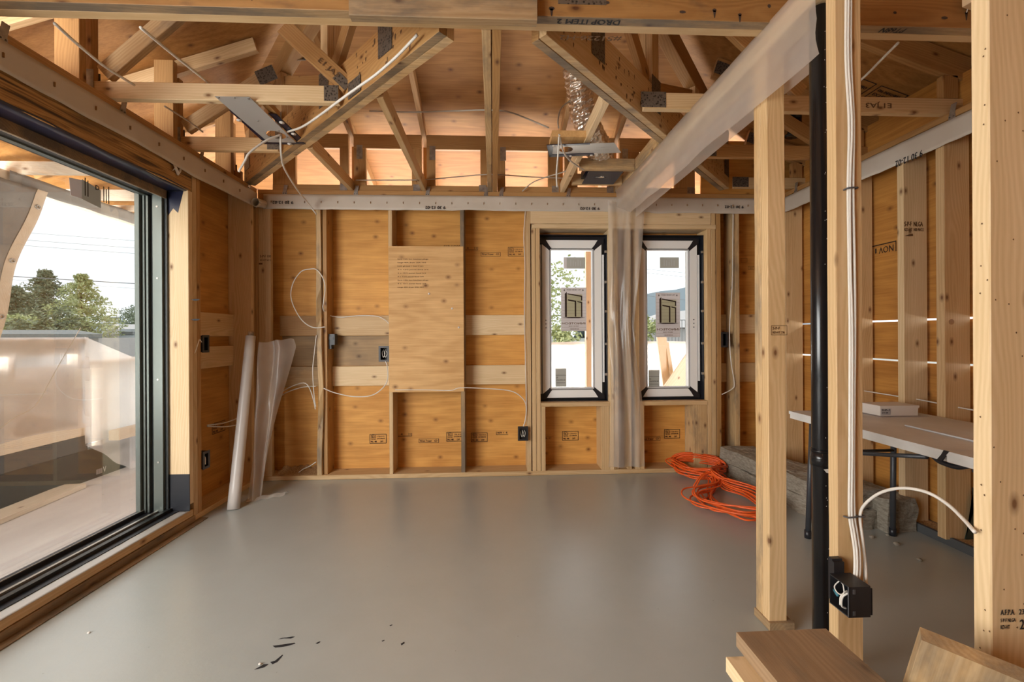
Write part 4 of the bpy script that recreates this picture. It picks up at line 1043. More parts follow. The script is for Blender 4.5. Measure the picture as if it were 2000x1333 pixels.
# clear plastic hanging between the two small windows
def hang(u, v):
    z = .075 + (2.375 - .075) * v
    c = 1.145 + .012 * math.sin(z * 3); wl = .11 + .045 * (1 - v) ** 2 + .05 * v ** 3; wr = .115 + .05 * (1 - v) ** 2 + .10 * max(0, v - .55) * 1.2 - .04 * math.exp(-((v - .48) / .16) ** 2)
    x = c - wl + (wl + wr) * u
    y = D - .050 + .026 * math.sin(u * 13 + z * 1.6) * (.35 + .65 * mnoise.noise(V((u * 2, z * .9, 3))) ** 2 + .25) + .02 * mnoise.noise(V((u * 6, z * 2.2, 1)))
    return (x, min(y, D - .008), z)
hp = grid('hanging_plastic', hang, 60, 90, M['poly'])
tag(hp, 'creased clear plastic sheet hanging from plate to floor between the two windows', 'plastic sheet')

# ------------------------------------------------------------------ studs of the wall behind the table
def rs(label, ya, yb, mat='pale', x=None, z0=.04, **k):
    return fr('wall_stud', label, 'stud', (x or XR), XRO - .03, ya, yb, z0, 2.389, mat, 'z', 'studs of the table wall', **k)
rs('corner stud where window wall and table wall meet', 3.632, 3.670, 'fresh')
rs('stud of the table wall hidden behind the middle partition post', 2.94, 2.978, 'fresh')
q = rs('stud of the table wall with a grade stamp and black smear', 2.555, 2.598, 'pale')
rq = rs('stud of the table wall with a dark knot lit by the slits', 2.315, 2.362, 'fresh')
rs('stud of the table wall mostly behind the nearest partition post', 1.92, 1.958, 'fresh')
rs('stud of the table wall fully behind the nearest partition post', 1.51, 1.548, 'fresh')
ink('lumber_stamp', [('t', 'S-P-F  NLGA', .0, .03, .12, .03), ('t', 'KD-HT 100 NO2', .0, .0, .125, .02), ('p', [(.0, -.03), (.03, -.02), (.055, -.015), (.058, -.03), (.035, -.032)])], P(1766, 452, Y=2.555), (1, 0, 0), (0, 0, 1), M['inkfaint'], q, .0012)
kn = MB().cyl((2.62, 2.3145, 1.285), (2.62, 2.3135, 1.285), .016, 14).make('knot', M['girder'], rq)
fr('bottom_plate', 'bottom plate of the table wall dusted with sawdust', 'plate', XR + .045, XRO, -1.0, DO - .2, .001, .038, 'worn', 'y')
cu = struct(MB().box(XR + .025, XR + .044, -1.0, 3.5, 0, .05).make('trim_1', M['upgray']))
gp = tag(MB().prism([(XR + .10, 2.30, .045), (XRO - .035, 2.30, .045), (XRO - .035, 2.30, .34), (XR + .17, 2.30, .27)], (0, .006, 0)).make('green_offcut', flat('dark_green_board', (.025, .04, .03), .5)), 'dark green board offcut leaning against the table wall stud', 'offcut')
sd = tag(grid('sawdust', lambda u, v: (XR + .047 + (.11) * v, 1.2 + 1.9 * u, .040 + .012 * max(0, mnoise.noise(V((u * 20, v * 3, 0)))) ), 120, 10, M['sawdust']), 'sawdust heaped on the bottom plate of the table wall', 'sawdust', kind='stuff')
sd = tag(grid('sawdust', lambda u, v: (-1.86 + .36 * u, D + .03 + .15 * v, .041 + .05 * v * v * (.6 + .6 * mnoise.noise(V((u * 8, v * 3, 0)))) + .006 * mnoise.noise(V((u * 60, v * 30, 0)))), 80, 24, M['sawdust']), 'heap of sawdust and chips in the wall bay beside the corner', 'sawdust', kind='stuff')

# ------------------------------------------------------------------ folding table
TX0, TX1, TY0, TY1, TZ = 1.845, 2.565, .74, 2.575, .74
tb = thing('folding_table', 'long grey folding table with a worn plastic top and dark tube legs', 'table', ((TX0 + TX1) / 2, 1.66, 0))
def half(ya, yb, nm):
    m = MB().box(TX0, TX1, ya, yb, TZ - .018, TZ).box(TX0 + .006, TX1 - .006, ya + .002, yb - .002, TZ - .045, TZ - .018)
    return m.make(nm, M['tabletop'], tb)
half(1.664, TY1, 'table_top_half'); half(TY0, 1.657, 'table_top_half')
MB().prism([(TX0 - .001, 1.64, TZ + .001), (TX0 - .001, 1.662, TZ + .001), (TX0 - .001, 1.672, TZ - .02), (TX0 - .001, 1.69, TZ - .046), (TX0 - .001, 1.668, TZ - .046), (TX0 - .001, 1.655, TZ - .02)], (.004, 0, 0)).make('fold_gap', M['black'], tb)
MB().tube(smooth_path([(TX0 + .03, 1.60, TZ - .046), (TX0 + .03, 1.64, TZ - .062), (TX0 + .03, 1.70, TZ - .06), (TX0 + .03, 1.73, TZ - .046)], 6), .010, 10).make('hinge_cover', M['black'], tb, True)
for y, s_ in ((2.44, 1), (.92, -1)):
    for x, xt in ((TX0 + .030, TX0 + .045), (TX1 - .16, TX1 - .17)):
        lg = MB().cyl((x, y + .02 * s_, .0), (xt, y, TZ - .05), .0145, 16).make('leg', M['legmetal'], tb, True)
        MB().cyl((x, y + .02 * s_, .0), (x, y + .02 * s_, .045), .018, 16).make('foot_cap', M['black'], lg, True)
    MB().cyl((TX0 + .037, y, .52), (TX1 - .165, y, .52), .0085, 10).make('crossbar', M['legmetal'], tb, True)
    MB().tube([(TX0 + .02, 1.66 + .09 * s_, .688), (TX0 + .10, y, .522)], .010, 10).make('brace', M['legmetal'], tb, True)
MB().cyl((TX0 + .066, 2.14, .592), (TX0 + .074, 2.20, .577), .015, 12).make('brace_lock', M['galv'], tb, True)
fb = thing('fastener_box', 'small clear plastic box of fasteners with a paper label on the folding table', 'box', (2.42, 2.42, TZ))
bx0, bx1, by0, by1 = 2.245, 2.475, 2.37, 2.50
MB().box(bx0, bx1, by0, by1, TZ + .001, TZ + .046).make('tray', M['white'], fb)
MB().box(bx0 - .004, bx1 + .004, by0 - .004, by1 + .004, TZ + .046, TZ + .060).make('lid', M['white'], fb)
lb = MB().box(bx0 + .004, bx0 + .062, by0 - .0016, by0 - .0008, TZ + .008, TZ + .042).make('paper_label', M['paper'], fb)
ink('printed_text', [('t', 'R4 #9 x 3', 0, .018, .048, .010), ('t', 'QTY 100', 0, .003, .036, .008)], (bx0 + .008, by0 - .0016, TZ + .012), (1, 0, 0), (0, 0, 1), M['inkblack'], lb, .0006)
tag(MB().box(2.215, 2.50, 2.33, 2.53, TZ + .0002, TZ + .0012).make('paper_sheet', M['paper']), 'thin pale sheet lying under the fastener box', 'sheet')
a, b = P(1771, 833, Z=TZ), P(1903, 865, Z=TZ)
tag(board('metal_strip', (a.x, a.y, TZ + .005), (a.x + (b.x - a.x) * 1.15, a.y + (b.y - a.y) * 1.9, TZ + .005), .022, .008, M['pvcshade'], bev=.001), 'thin galvanised metal strip lying on the folding table', 'metal strip')

# ------------------------------------------------------------------ mineral wool batts
def batt(label, c, L, W, H, ang, seed):
    me_n = 34
    ca, sa = math.cos(ang), math.sin(ang)
    m = MB(); vs = []; nx, ny, nz = 36, 14, 6
    import itertools as _i
    idx = {}
    def vert(i, j, k):
        if (i, j, k) not in idx:
            x, y, z = -L/2 + L*i/nx, -W/2 + W*j/ny, H*k/nz
            n = mnoise.noise_vector(V((x * 9 + seed, y * 9, z * 14))) * .013 + mnoise.noise_vector(V((x * 34 + seed, y * 34, z * 40))) * .006
            x += n.x; y += n.y; z = max(0, z + n.z * (k > 0))
            idx[(i, j, k)] = len(vs); vs.append(V((c[0] + x*ca - y*sa, c[1] + x*sa + y*ca, c[2] + z)))
        return idx[(i, j, k)]
    fcs = []
    for i, j in _i.product(range(nx), range(ny)):
        for k, fl_ in ((0, 1), (nz, 0)):
            q = (vert(i, j, k), vert(i+1, j, k), vert(i+1, j+1, k), vert(i, j+1, k)); fcs.append(q[::-1] if fl_ else q)
    for i, k in _i.product(range(nx), range(nz)):
        for j, fl_ in ((0, 0), (ny, 1)):
            q = (vert(i, j, k), vert(i+1, j, k), vert(i+1, j, k+1), vert(i, j, k+1)); fcs.append(q[::-1] if fl_ else q)
    for j, k in _i.product(range(ny), range(nz)):
        for i, fl_ in ((0, 1), (nx, 0)):
            q = (vert(i, j, k), vert(i, j+1, k), vert(i, j+1, k+1), vert(i, j, k+1)); fcs.append(q[::-1] if fl_ else q)
    o = mk('insulation_batt', vs, fcs, M['wool'], None, None, False)
    return tag(o, label, 'insulation batt', 'mineral wool batts under the table')
ang = math.radians(98)
batt('lower grey-brown wool batt on the floor, nearest the orange cord', (2.195, 3.09, .0), 1.12, .30, .118, ang, 1)
batt('upper grey-brown wool batt stacked on the batt nearest the orange cord', (2.205, 3.10, .124), 1.10, .31, .112, ang, 5)
batt('wool batt lying against the table wall behind the stacked pair', (2.475, 2.86, .0), .74, .20, .20, math.radians(94), 9)
def crumb(label, c, s_):
    vs = []; fcs = []
    import bmesh
    bm = bmesh.new(); bmesh.ops.create_icosphere(bm, subdivisions=2, radius=s_)
    for v in bm.verts:
        v.co += mnoise.noise_vector(v.co * 40 + V(c)) * s_ * .6; v.co.z = v.co.z * .6 + s_ * .5
    me = bpy.data.meshes.new('wool_crumb'); bm.to_mesh(me); bm.free(); me.materials.append(M['wool'])
    o = bpy.data.objects.new('wool_crumb', me); COL.objects.link(o); o.location = c
    return tag(o, label, 'crumb', 'crumbs on the floor')
for (px, py, s_, l) in ((1797, 1097, .013, 'pale wool crumb out in the light beside the table shadow'), (1752, 1066, .016, 'dark wool crumb in front of the stacked batts'), (1703, 1052, .014, 'wool crumb at the cut end of the stacked batts'), (1733, 1047, .009, 'tiny wool crumb at the foot of the batts')):
    q = P(px, py, Z=0); crumb(l, (q.x, q.y, 0), s_)
for (px, py, l) in ((508, 1299, 'pinkish chip on the floor near the black paint marks'), (173, 1238, 'pale chip on the floor near the door threshold')):
    q = P(px, py, Z=0); o = crumb(l, (q.x, q.y, 0), .006); o.data.materials[0] = M['white']; o.name = 'wood_chip'

# ------------------------------------------------------------------ orange extension cord: hand-wound bundle pinched in the middle
def cordpath():
    r = random.Random(12); pts = []
    W = V((1.77, 3.36, 0))
    for i in range(12):
        zb = .012 + .015 * (i % 6)
        u_ = lambda k: r.uniform(-k, k)
        s_ = r.uniform(.55, 1.15)
        pts += [W + V((u_(.04), u_(.03), zb + .05)), V((1.93 + u_(.04), 3.50 + u_(.03), zb + .03)), V((1.90 + .05 * s_, 3.62 + u_(.04), zb + .06)),
                V((1.76 + u_(.06), 3.66 + .07 * s_, .075 + zb)), V((1.62 - .09 * (s_ - .5) + u_(.03), 3.69 + .06 * s_, .065 + zb * .6)), V((1.60 + u_(.05), 3.56 + u_(.04), zb + .02)), V((1.67 + u_(.03), 3.44 + u_(.02), zb + .02))]
        s_ = r.uniform(.25, 1.12); t_ = r.uniform(.3, 1.2)
        pts += [W + V((u_(.04), u_(.03), zb + .03)), V((1.70 + u_(.05), 3.20 + u_(.04), zb)), V((1.66 - .24 * s_, 3.06 + u_(.06), zb)), V((1.66 - .28 * s_, 2.90 + u_(.06), .008 + .6 * zb)),
                V((1.64 + u_(.08), 2.86 - .24 * t_, .008 + zb)), V((1.74 + .18 * s_, 2.76 - .05 * t_ + u_(.05), zb)), V((1.78 + .20 * s_, 3.0 + u_(.06), zb + .01)), V((1.80 + u_(.04), 3.20, zb + .02))]
    return pts
cd = thing('extension_cord', 'orange extension cord wound in a pinched bundle on the grey floor', 'cord', (1.62, 3.2, 0))
MB().tube(smooth_path(cordpath(), 7), .0058, 8).make('cord', M['orange'], cd, True)
MB().tube(smooth_path([(1.60, 3.30, .010), (1.67, 3.34, .075), (1.77, 3.38, .098), (1.88, 3.40, .070), (1.93, 3.42, .012)], 8), .0060, 8).tube(smooth_path([(1.59, 3.32, .010), (1.67, 3.36, .076), (1.77, 3.40, .098), (1.88, 3.42, .070), (1.935, 3.44, .012)], 8), .0060, 8).make('binding_turn', M['orange'], cd, True)

# ------------------------------------------------------------------ roll of plastic sheeting standing in the corner
rl = thing('plastic_roll', 'tall white roll of plastic sheeting leaning in the corner by the glass door', 'plastic roll', (-1.87, 3.14, 0))
ra, rb_ = V((-1.845, 3.10, .0)), V((-1.885, 3.40, 1.225))
pts = [ra.lerp(rb_, i / 10) for i in range(11)]
MB().tube(pts, lambda t_: .040 - .006 * t_, 28).make('roll_body', M['roll'], rl, True)
MB().tube([rb_, rb_ + (rb_ - ra).normalized() * .035], .022, 20).make('core_tube', M['worn'], rl, True)
def loose(u, v):
    z = .01 + (1.17) * v
    x0 = -1.83 - .03 * v; y0 = 3.16 + .24 * v
    wd = (.07 + .17 * v ** 1.6) * (1 if v < .95 else 1 - (v - .95) * 3)
    x = x0 + .02 + u * wd; y = y0 + .05 + u * .11 * (.6 + .4 * v) + .022 * math.sin(u * 10 + v * 5) + .02 * mnoise.noise(V((u * 4, v * 3, 7)))
    return (x, min(y, D - .015), z + .02 * u * v + .03 * mnoise.noise(V((u * 3, v, 2))) * v)
grid('loose_sheet', loose, 30, 50, M['poly'], rl)
grid('trailing_sheet', lambda u, v: (-1.82 + .22 * u, 3.20 + .13 * u + .06 * v, .004 + .020 * math.sin(v * math.pi) + .004 * math.sin(u * 20)), 20, 8, M['poly'], rl)

# ------------------------------------------------------------------ electrical boxes and cables
def cab(label, pts, r=.0042, mat='cable', name='electrical_cable', k=8, group=None):
    c = cable(name, pts, r, M[mat], None, k)
    return tag(c, label, 'cable', group)
G_E = 'electrical boxes'
def obox(label, x0, x1, z0, z1, yfr, depth=.07, wires=True, mat='boxgray', lip=.012):
    """a device box on the window wall, open to the room"""
    t_ = thing('outlet_box', label, 'electrical box', ((x0 + x1) / 2, yfr + depth / 2, z0), G_E)
    m = MB(); w_ = .004
    m.box(x0, x1, yfr + depth - w_, yfr + depth, z0, z1)
    for a in ((x0, x0 + w_, z0, z1), (x1 - w_, x1, z0, z1), (x0 + w_, x1 - w_, z0, z0 + w_), (x0 + w_, x1 - w_, z1 - w_, z1)):
        m.box(a[0], a[1], yfr, yfr + depth - w_, a[2], a[3])
    m.make('box_shell', M['boxblk'], t_)
    m = MB()
    for a in ((x0 - .004, x0 + lip, z0 - .004, z1 + .004), (x1 - lip, x1 + .004, z0 - .004, z1 + .004), (x0 + lip, x1 - lip, z0 - .004, z0 + lip), (x0 + lip, x1 - lip, z1 - lip, z1 + .004)):
        m.box(a[0], a[1], yfr - .005, yfr, a[2], a[3])
    m.make('face_flange', M[mat], t_)
    if wires:
        cx_, cz_ = (x0 + x1) / 2, (z0 + z1) / 2
        for d_ in (-.008, .010):
            MB().tube(smooth_path([(cx_ + d_, yfr + .05, z1 - .02), (cx_ - .012 + d_, yfr + .02, cz_ + .01), (cx_ + d_, yfr + .012, cz_ - .03), (cx_ + .012 + d_, yfr + .02, cz_), (cx_ + .004 + d_, yfr + .015, cz_ + .025)], 5), .0028, 6).make('wire', M['cable'], t_, True)
    return t_
b = P(741, 706, Y=D); c = P(760, 677, Y=D)
t_ = obox('dark grey cable box at the edge of the plywood panel', b.x, c.x - .003, b.z, c.z, D - .004)
b = P(1012, 859, Y=D); c = P(1030, 833, Y=D)
o = obox('lowest outlet box on the stud beside the first window, with gold coloured wires', b.x, c.x, b.z, c.z, D - .030, .03, True, 'boxblk', .010)
b = P(1406, 678, Y=D); c = P(1421, 650, Y=D)
obox('black switch box on the outermost stud beside the second window', 2.022, 2.078, b.z, c.z, D - .004, .07, False, 'boxblk')
b = P(640, 681, Y=D + .06); c = P(654, 653, Y=D + .06)
sb_ = thing('outlet_box', 'black two-tone box set deep beside the crooked stud', 'electrical box', (b.x, D + .09, b.z), G_E)
box('box_shell', b.x, c.x, D + .06, D + .125, b.z + .03, c.z, M['boxblk'], sb_, 'z')
box('box_grille', b.x + .008, c.x - .012, D + .057, D + .060, b.z + .075, c.z - .02, M['boxgray'], sb_, 'z')
box('box_foot', b.x + .004, c.x - .03, D + .062, D + .12, b.z - .005, b.z + .03, M['boxblk'], sb_, 'z')
def lbox(label, py0, py1, wires):
    z1, z0 = P(418, py0, X=XL).z, P(418, py1, X=XL).z
    t_ = thing('switch_box', label, 'electrical box', (XL, 3.01, z0), G_E)
    y0, y1 = JY + .124, JY + .185
    m = MB().box(XL - .07, XL - .066, y0, y1, z0, z1)
    for a in ((y0, y0 + .004, z0, z1), (y1 - .004, y1, z0, z1), (y0 + .004, y1 - .004, z0, z0 + .004), (y0 + .004, y1 - .004, z1 - .004, z1)): m.box(XL - .066, XL + .002, *a)
    m.make('box_shell', M['boxblk'], t_)
    m = MB()
    for a in ((y0 - .004, y0 + .012, z0 - .004, z1 + .004), (y1 - .012, y1 + .004, z0 - .004, z1 + .004), (y0 + .012, y1 - .012, z0 - .004, z0 + .012), (y0 + .012, y1 - .012, z1 - .012, z1 + .004)): m.box(XL + .002, XL + .007, *a)
    m.make('face_flange', M['boxgray'] if wires else M['boxblk'], t_)
    if wires:
        MB().tube(smooth_path([(XL - .05, y0 + .02, z1 - .02), (XL - .01, y0 + .03, (z0 + z1) / 2 + .02), (XL + .0, y0 + .022, (z0 + z1) / 2 - .03)], 6), .006, 6).make('wire', M['cable'], t_, True)
lbox('upper black switch box beside the glass door jamb', 656, 687, False)
lbox('lower switch box beside the glass door jamb, with a coiled wire inside', 876, 907, True)

# outlet box on the middle post
ob = thing('outlet_box', 'black outlet box with bare wires on the middle partition post', 'electrical box', (1.13, 1.34, .355), G_E)
X0, X1, Y0_, Y1_, Z0_, Z1_ = 1.082, 1.156, 1.250, 1.326, .353, .447
m = MB(); w_ = .003
m.box(X1 - w_, X1, Y0_, Y1_, Z0_ + .008, Z1_ - .008).box(X0, X1 - .006, Y0_, Y0_ + w_, Z0_, Z1_).box(X1 - .006, X1, Y0_, Y0_ + w_, Z0_ + .006, Z1_ - .006).box(X0, X1 - w_, Y1_ - w_, Y1_, Z0_, Z1_).box(X0, X1 - .004, Y0_ + w_, Y1_ - w_, Z0_, Z0_ + w_).box(X0, X1 - .004, Y0_ + w_, Y1_ - w_, Z1_ - w_, Z1_)
m.make('box_shell', M['boxblk'], ob)
MB().box(X0 - .001, X0 + .002, Y0_, Y0_ + .004, Z0_, Z1_).box(X0 - .001, X0 + .002, Y0_, Y1_, Z0_, Z0_ + .002).make('box_rim', M['boxgray'], ob)
MB().box(X0 + .016, X0 + .050, Y1_, 1.350, Z0_ + .0, Z1_ + .035).box(X0 + .016, X0 + .050, Y1_ + .008, 1.350, Z1_ + .035, Z1_ + .042).make('mounting_bracket', M['boxblk'], ob)
MB().cyl((X0 + .027, 1.336, Z1_ + .014), (X0 + .027, 1.328, Z1_ + .014), .004, 10).make('bracket_nail', M['galv'], ob, True)
for z in (Z0_ + .006, Z1_ - .022):
    MB().box(X0 + .012, X0 + .020, Y0_ - .001, Y0_ + .001, z, z + .014).make('knockout_tab', M['boxgray'], ob)
ya, za = (Y0_ + Y1_) / 2, (Z0_ + Z1_) / 2
MB().tube(smooth_path([(X0 + .03, ya + .02, Z1_ - .006), (X0 + .004, ya + .022, za + .015), (X0 + .002, ya + .004, za + .002), (X0 + .004, ya - .014, za + .014), (X0 + .01, ya - .004, za + .034), (X0 + .02, ya + .014, za + .030)], 6), .0019, 7).make('bare_wire', M['cable'], ob, True)
MB().tube(smooth_path([(X0 + .02, ya - .02, za + .02), (X0 + .002, ya - .012, za + .002), (X0 + .004, ya - .006, za - .030), (X0 + .02, ya - .004, za - .040)], 6), .0030, 7).make('bare_wire', M['cable'], ob, True)
MB().tube(smooth_path([(X0 + .02, ya - .008, za + .018), (X0 + .003, ya - .004, za - .002), (X0 + .005, ya + .002, za - .032)], 6), .0026, 7).make('bare_wire', M['cable'], ob, True)
MB().cyl((X0 + .008, ya + .028, za + .000), (X0 + .002, ya + .006, za - .006), .0045, 10).make('wire_nut', M['teal'], ob, True)

# cables on the middle post
def post_cable(label, dx, dz0, sway):
    yf = 1.3460
    pts = []
    for py, px in ((-60, 1657), (110, 1655), (240, 1662), (368, 1659), (520, 1660), (640, 1663), (780, 1664), (900, 1664), (1000, 1662), (1040, 1667), (1075, 1672), (1110, 1673), (1136, 1671)):
        yy = yf - .001 * dz0 - (.030 * max(0, py - 1030) / 106 if py > 1030 else 0)
        q = P(px, py, Y=yy); pts.append(V((q.x + dx + sway * mnoise.noise(V((q.z * 1.7, dz0, 0))) * (py < 1000), yy, q.z)))
    return cab(label, pts, .0042, group='white cables on the middle post')
post_cable('white cable down the middle post, the one nearest the pipe', -.0055, 1, .006)
post_cable('white cable down the middle of the bundle on the middle post', .002, 3, .004)
post_cable('white cable on the far side of the bundle on the middle post', .011, 1, .012)
for py, l in ((368, 'upper staple'), (1008, 'lower staple')):
    q = P(1661, py, Y=1.344)
    s_ = MB().tube(smooth_path([(q.x - .018, 1.350, q.z - .004), (q.x - .014, 1.335, q.z - .002), (q.x + .016, 1.335, q.z), (q.x + .020, 1.350, q.z)], 5), .0028, 8)
    tag(s_.make('cable_staple', M['boxgray'], None, True), 'grey %s holding the white cables on the middle post' % l, 'cable staple')
q = P(1680, 1008, Y=1.344)
tag(MB().tube(smooth_path([(q.x - .010, 1.350, q.z), (q.x - .008, 1.337, q.z), (q.x + .010, 1.337, q.z), (q.x + .012, 1.350, q.z)], 5), .0028, 8).make('cable_staple', M['boxgray'], None, True), 'single grey staple holding the arching cable on the middle post', 'cable staple')
def Pm(px, py, t_):   # between the two posts' front faces
    return P(px, py, Y=1.344 + (.94 - 1.344) * t_)
cab('white cable arching from the middle post box across to the nearest post', [P(1692, 1146, Y=1.305), P(1690, 1100, Y=1.335), P(1684, 1050, Y=1.342), Pm(1680, 1008, 0), Pm(1690, 985, .05), Pm(1720, 963, .2), Pm(1762, 954, .4), Pm(1810, 962, .6), Pm(1850, 985, .75), Pm(1882, 1015, .9), P(1904, 1040, Y=.935)], .0045)

# cables on the window wall
yb = D - .012
Q = lambda px, py, y=yb: P(px, py, Y=y)
cab('white cable looped in a large ring on the crooked stud', [Q(636, 639), Q(612, 640), Q(592, 628), Q(576, 604), Q(568, 578), Q(573, 552), Q(588, 531), Q(605, 526), Q(618, 527), Q(630, 542), Q(635, 562), Q(632, 590), Q(631, 603), Q(640, 615, D + .09), Q(665, 620, D + .13), Q(700, 617, D + .13), Q(735, 618, D + .12), Q(752, 625, D + .06), Q(759, 632)], .0042)
cab('white cable running down the hidden side of the crooked stud', [Q(618, 655), Q(614, 690), Q(611, 720), Q(612, 755), Q(615, 785), Q(617, 795)], .0042)
cab('upper white cable sweeping from the corner bay to the crooked stud', [Q(532, 784, D + .16), Q(552, 765, D + .1), Q(578, 752, D + .05), Q(596, 749), Q(606, 762), Q(613, 785), Q(616, 800)], .0042)
cab('lower white cable sweeping from the corner bay to the crooked stud', [Q(532, 786, D + .16), Q(558, 768, D + .1), Q(590, 757, D + .04), Q(617, 755)], .0042)
cab('white cable drooping from the crooked stud up to the dark grey cable box', [Q(632, 759), Q(655, 768), Q(690, 775), Q(725, 773), Q(748, 758), Q(757, 740), Q(756, 715), Q(753, 706)], .0042)
cab('short white cable end curling on the bottom plate of the corner bay', [Q(617, 903), Q(605, 911, D + .05), Q(592, 917, D + .08), Q(583, 924, D + .07)], .0042)
cab('white cable under the plywood panel running to the lowest outlet box', [Q(772, 762), Q(830, 762), Q(880, 763), Q(900, 758), Q(960, 760), Q(1000, 765), Q(1020, 778), Q(1028, 795), Q(1026, 820), Q(1022, 834)], .0042)
cab('white cable running down the stud face beside the first window', [Q(1026, 413), Q(1023, 460), Q(1025, 520), Q(1024, 600), Q(1026, 700), Q(1028, 780), Q(1027, 815), Q(1023, 834)], .0035)
cab('white cable hanging beside the lone stud to the black switch box', [Q(1432, 418), Q(1431, 480), Q(1430, 560), Q(1425, 640), Q(1427, 700), Q(1434, 748), Q(1430, 760), Q(1410, 771)], .0042)
cab('upper of two white cables crossing behind the plastic roll', [P(405, 831, X=XL - .06), P(440, 826, X=XL - .05), P(470, 815, X=XL - .03)], .0042)
cab('lower of two white cables crossing behind the plastic roll', [P(405, 833, X=XL - .06), P(440, 834, X=XL - .05), P(470, 829, X=XL - .03)], .0042)
cab('white cable threaded through the studs of the table wall', [P(1688, 764, X=XR + .08), P(1750, 774, X=XR + .08), P(1800, 782, X=XR + .08), P(1850, 792, X=XR + .08), P(1903, 802, X=XR + .08)], .004)
# overhead cables
ZT = PT + .02
cab('white cable hanging free from the grey lamp plate down over the strip', [P(548, 262, Y=2.66), P(549, 300, Y=2.7), P(556, 330, Y=2.9), P(580, 370, Y=3.3), P(600, 395, Y=3.55), P(618, 419, Y=3.64)], .0062, name='lamp_cable')
cab('short white cable stub bending down from the grey lamp plate', [P(549, 263, Y=2.66), P(520, 275, Y=2.6), P(488, 298, Y=2.55), P(478, 315, Y=2.55), P(466, 336, Y=2.55)], .0062, name='lamp_cable')
cab('grey cable running up along the hip truss from the lamp plate', [P(560, 258, Y=2.66), P(590, 248, Y=2.5), P(625, 225, Y=2.3), P(665, 195, Y=2.12), P(700, 170, Y=2.05), P(735, 145, Y=1.98), P(775, 110, Y=1.9), P(815, 68, Y=1.80)], .0062, 'cable')
cab('grey cable sagging across the centre bay to the silver lamp plate', [P(722, 217, Y=2.9), P(800, 219, Y=2.8), P(880, 217, Y=2.7), P(945, 215, Y=2.62), P(990, 218, Y=2.6), P(1030, 232, Y=2.6), P(1072, 250, Y=2.62)], .005, 'cablegray')
cab('grey cable running low in front of the heel openings', [P(695, 352, Y=3.66), P(760, 352, Y=3.64), P(830, 351, Y=3.64), P(900, 345, Y=3.64), P(960, 341, Y=3.6), P(1040, 346, Y=3.6), P(1100, 348, Y=3.6)], .005, 'cablegray')
cab('grey cable rising from the plate toward the foil duct', [P(1020, 374, Y=3.66), P(1040, 357, Y=3.6), P(1070, 345, Y=3.5), P(1105, 334, Y=3.4), P(1120, 315, Y=3.3), P(1122, 298, Y=3.2)], .005, 'cablegray')
cab('white cable dropping straight from the silver lamp plate', [P(1092, 262, Y=2.66), P(1090, 300, Y=2.7), P(1087, 340, Y=2.8), P(1088, 366, Y=2.85)], .0055, name='lamp_cable')
cab('white cable drooping from the silver lamp plate to the duct boot', [P(1093, 264, Y=2.66), P(1100, 295, Y=2.75), P(1115, 315, Y=2.9), P(1140, 332, Y=3.1)], .0055, name='lamp_cable')
cab('thin grey cable looping beside the upper foil duct', [P(1091, 250, Y=2.7), P(1090, 235, Y=2.75), P(1096, 212, Y=2.8), P(1115, 196, Y=2.85), P(1145, 180, Y=2.9)], .005, 'cablegray')
cab('long pale cable from girder to first jack truss above the glass door', [P(107, 46, Y=1.75), P(150, 85, Y=1.9), P(205, 130, Y=2.05), P(262, 166, Y=2.28)], .0062, 'cable')
cab('long pale cable slanting behind the first jack truss to the corner', [P(275, 54, Y=1.75), P(330, 100, Y=2.0), P(380, 140, Y=2.2), P(412, 166, Y=2.36)], .0062, 'cable')
cab('pale cable slanting between first and second jack truss over the door', [P(322, 208, Y=2.4), P(350, 225, Y=2.55), P(380, 245, Y=2.75), P(396, 258, Y=2.9)], .005, 'cablegray')
cab('short white cable crossing the dark rafters over the table wall', [P(1754, 84, Y=1.731), P(1720, 118, Y=1.9), P(1686, 152, Y=2.0), P(1640, 190, Y=2.30)], .0055, 'cable')
cab('thin white wire end curling by the tallest post top', [P(1905, 7, Y=1.62), P(1892, 14, Y=1.63), P(1888, 24, Y=1.645)], .002, 'cable')

# ------------------------------------------------------------------ lamp plates
lp = thing('lamp_plate', 'dull grey lamp plate with navy plastic edges under the trusses near the door', 'lamp plate', (-1.34, 2.53, PT))
def holed(name, o, u, v, L, W, hc, hr, mat, par, th_=.0012):
    """flat plate with a round hole; o corner, u length dir, v width dir"""
    o, u, v = V(o), V(u).normalized(), V(v).normalized(); n = u.cross(v)
    N = 32; vs = []; fcs = []
    for k in range(N):
        a = 2 * math.pi * k / N; ca, sa = math.cos(a), math.sin(a)
        # ray to the rectangle
        tt = min([(L - hc[0]) / ca if ca > 1e-6 else 1e9, (-hc[0]) / ca if ca < -1e-6 else 1e9, (W - hc[1]) / sa if sa > 1e-6 else 1e9, (-hc[1]) / sa if sa < -1e-6 else 1e9])
        for d_ in (0, th_):
            vs.append(o + u * (hc[0] + hr*ca) + v * (hc[1] + hr*sa) + n * d_); vs.append(o + u * (hc[0] + tt*ca) + v * (hc[1] + tt*sa) + n * d_)
    for k in range(N):
        a, b = 4 * k, 4 * ((k + 1) % N)
        fcs += [(a, a+1, b+1, b), (a+2, b+2, b+3, a+3), (a, b, b+2, a+2), (a+1, a+3, b+3, b+1)]
    # exact corners
    for cxx, cyy in ((0, 0), (L, 0), (L, W), (0, W)):
        ang_ = math.atan2(cyy - hc[1], cxx - hc[0]) % (2 * math.pi); k = int(ang_ / (2 * math.pi) * N)
        b = 4 * ((k + 1) % N); a = 4 * k
        i = len(vs); vs.append(o + u * cxx + v * cyy); vs.append(o + u * cxx + v * cyy + n * th_)
        fcs += [(a + 1, i, b + 1), (a + 3, b + 3, i + 1)]
    return mk(name, vs, fcs, mat, par)
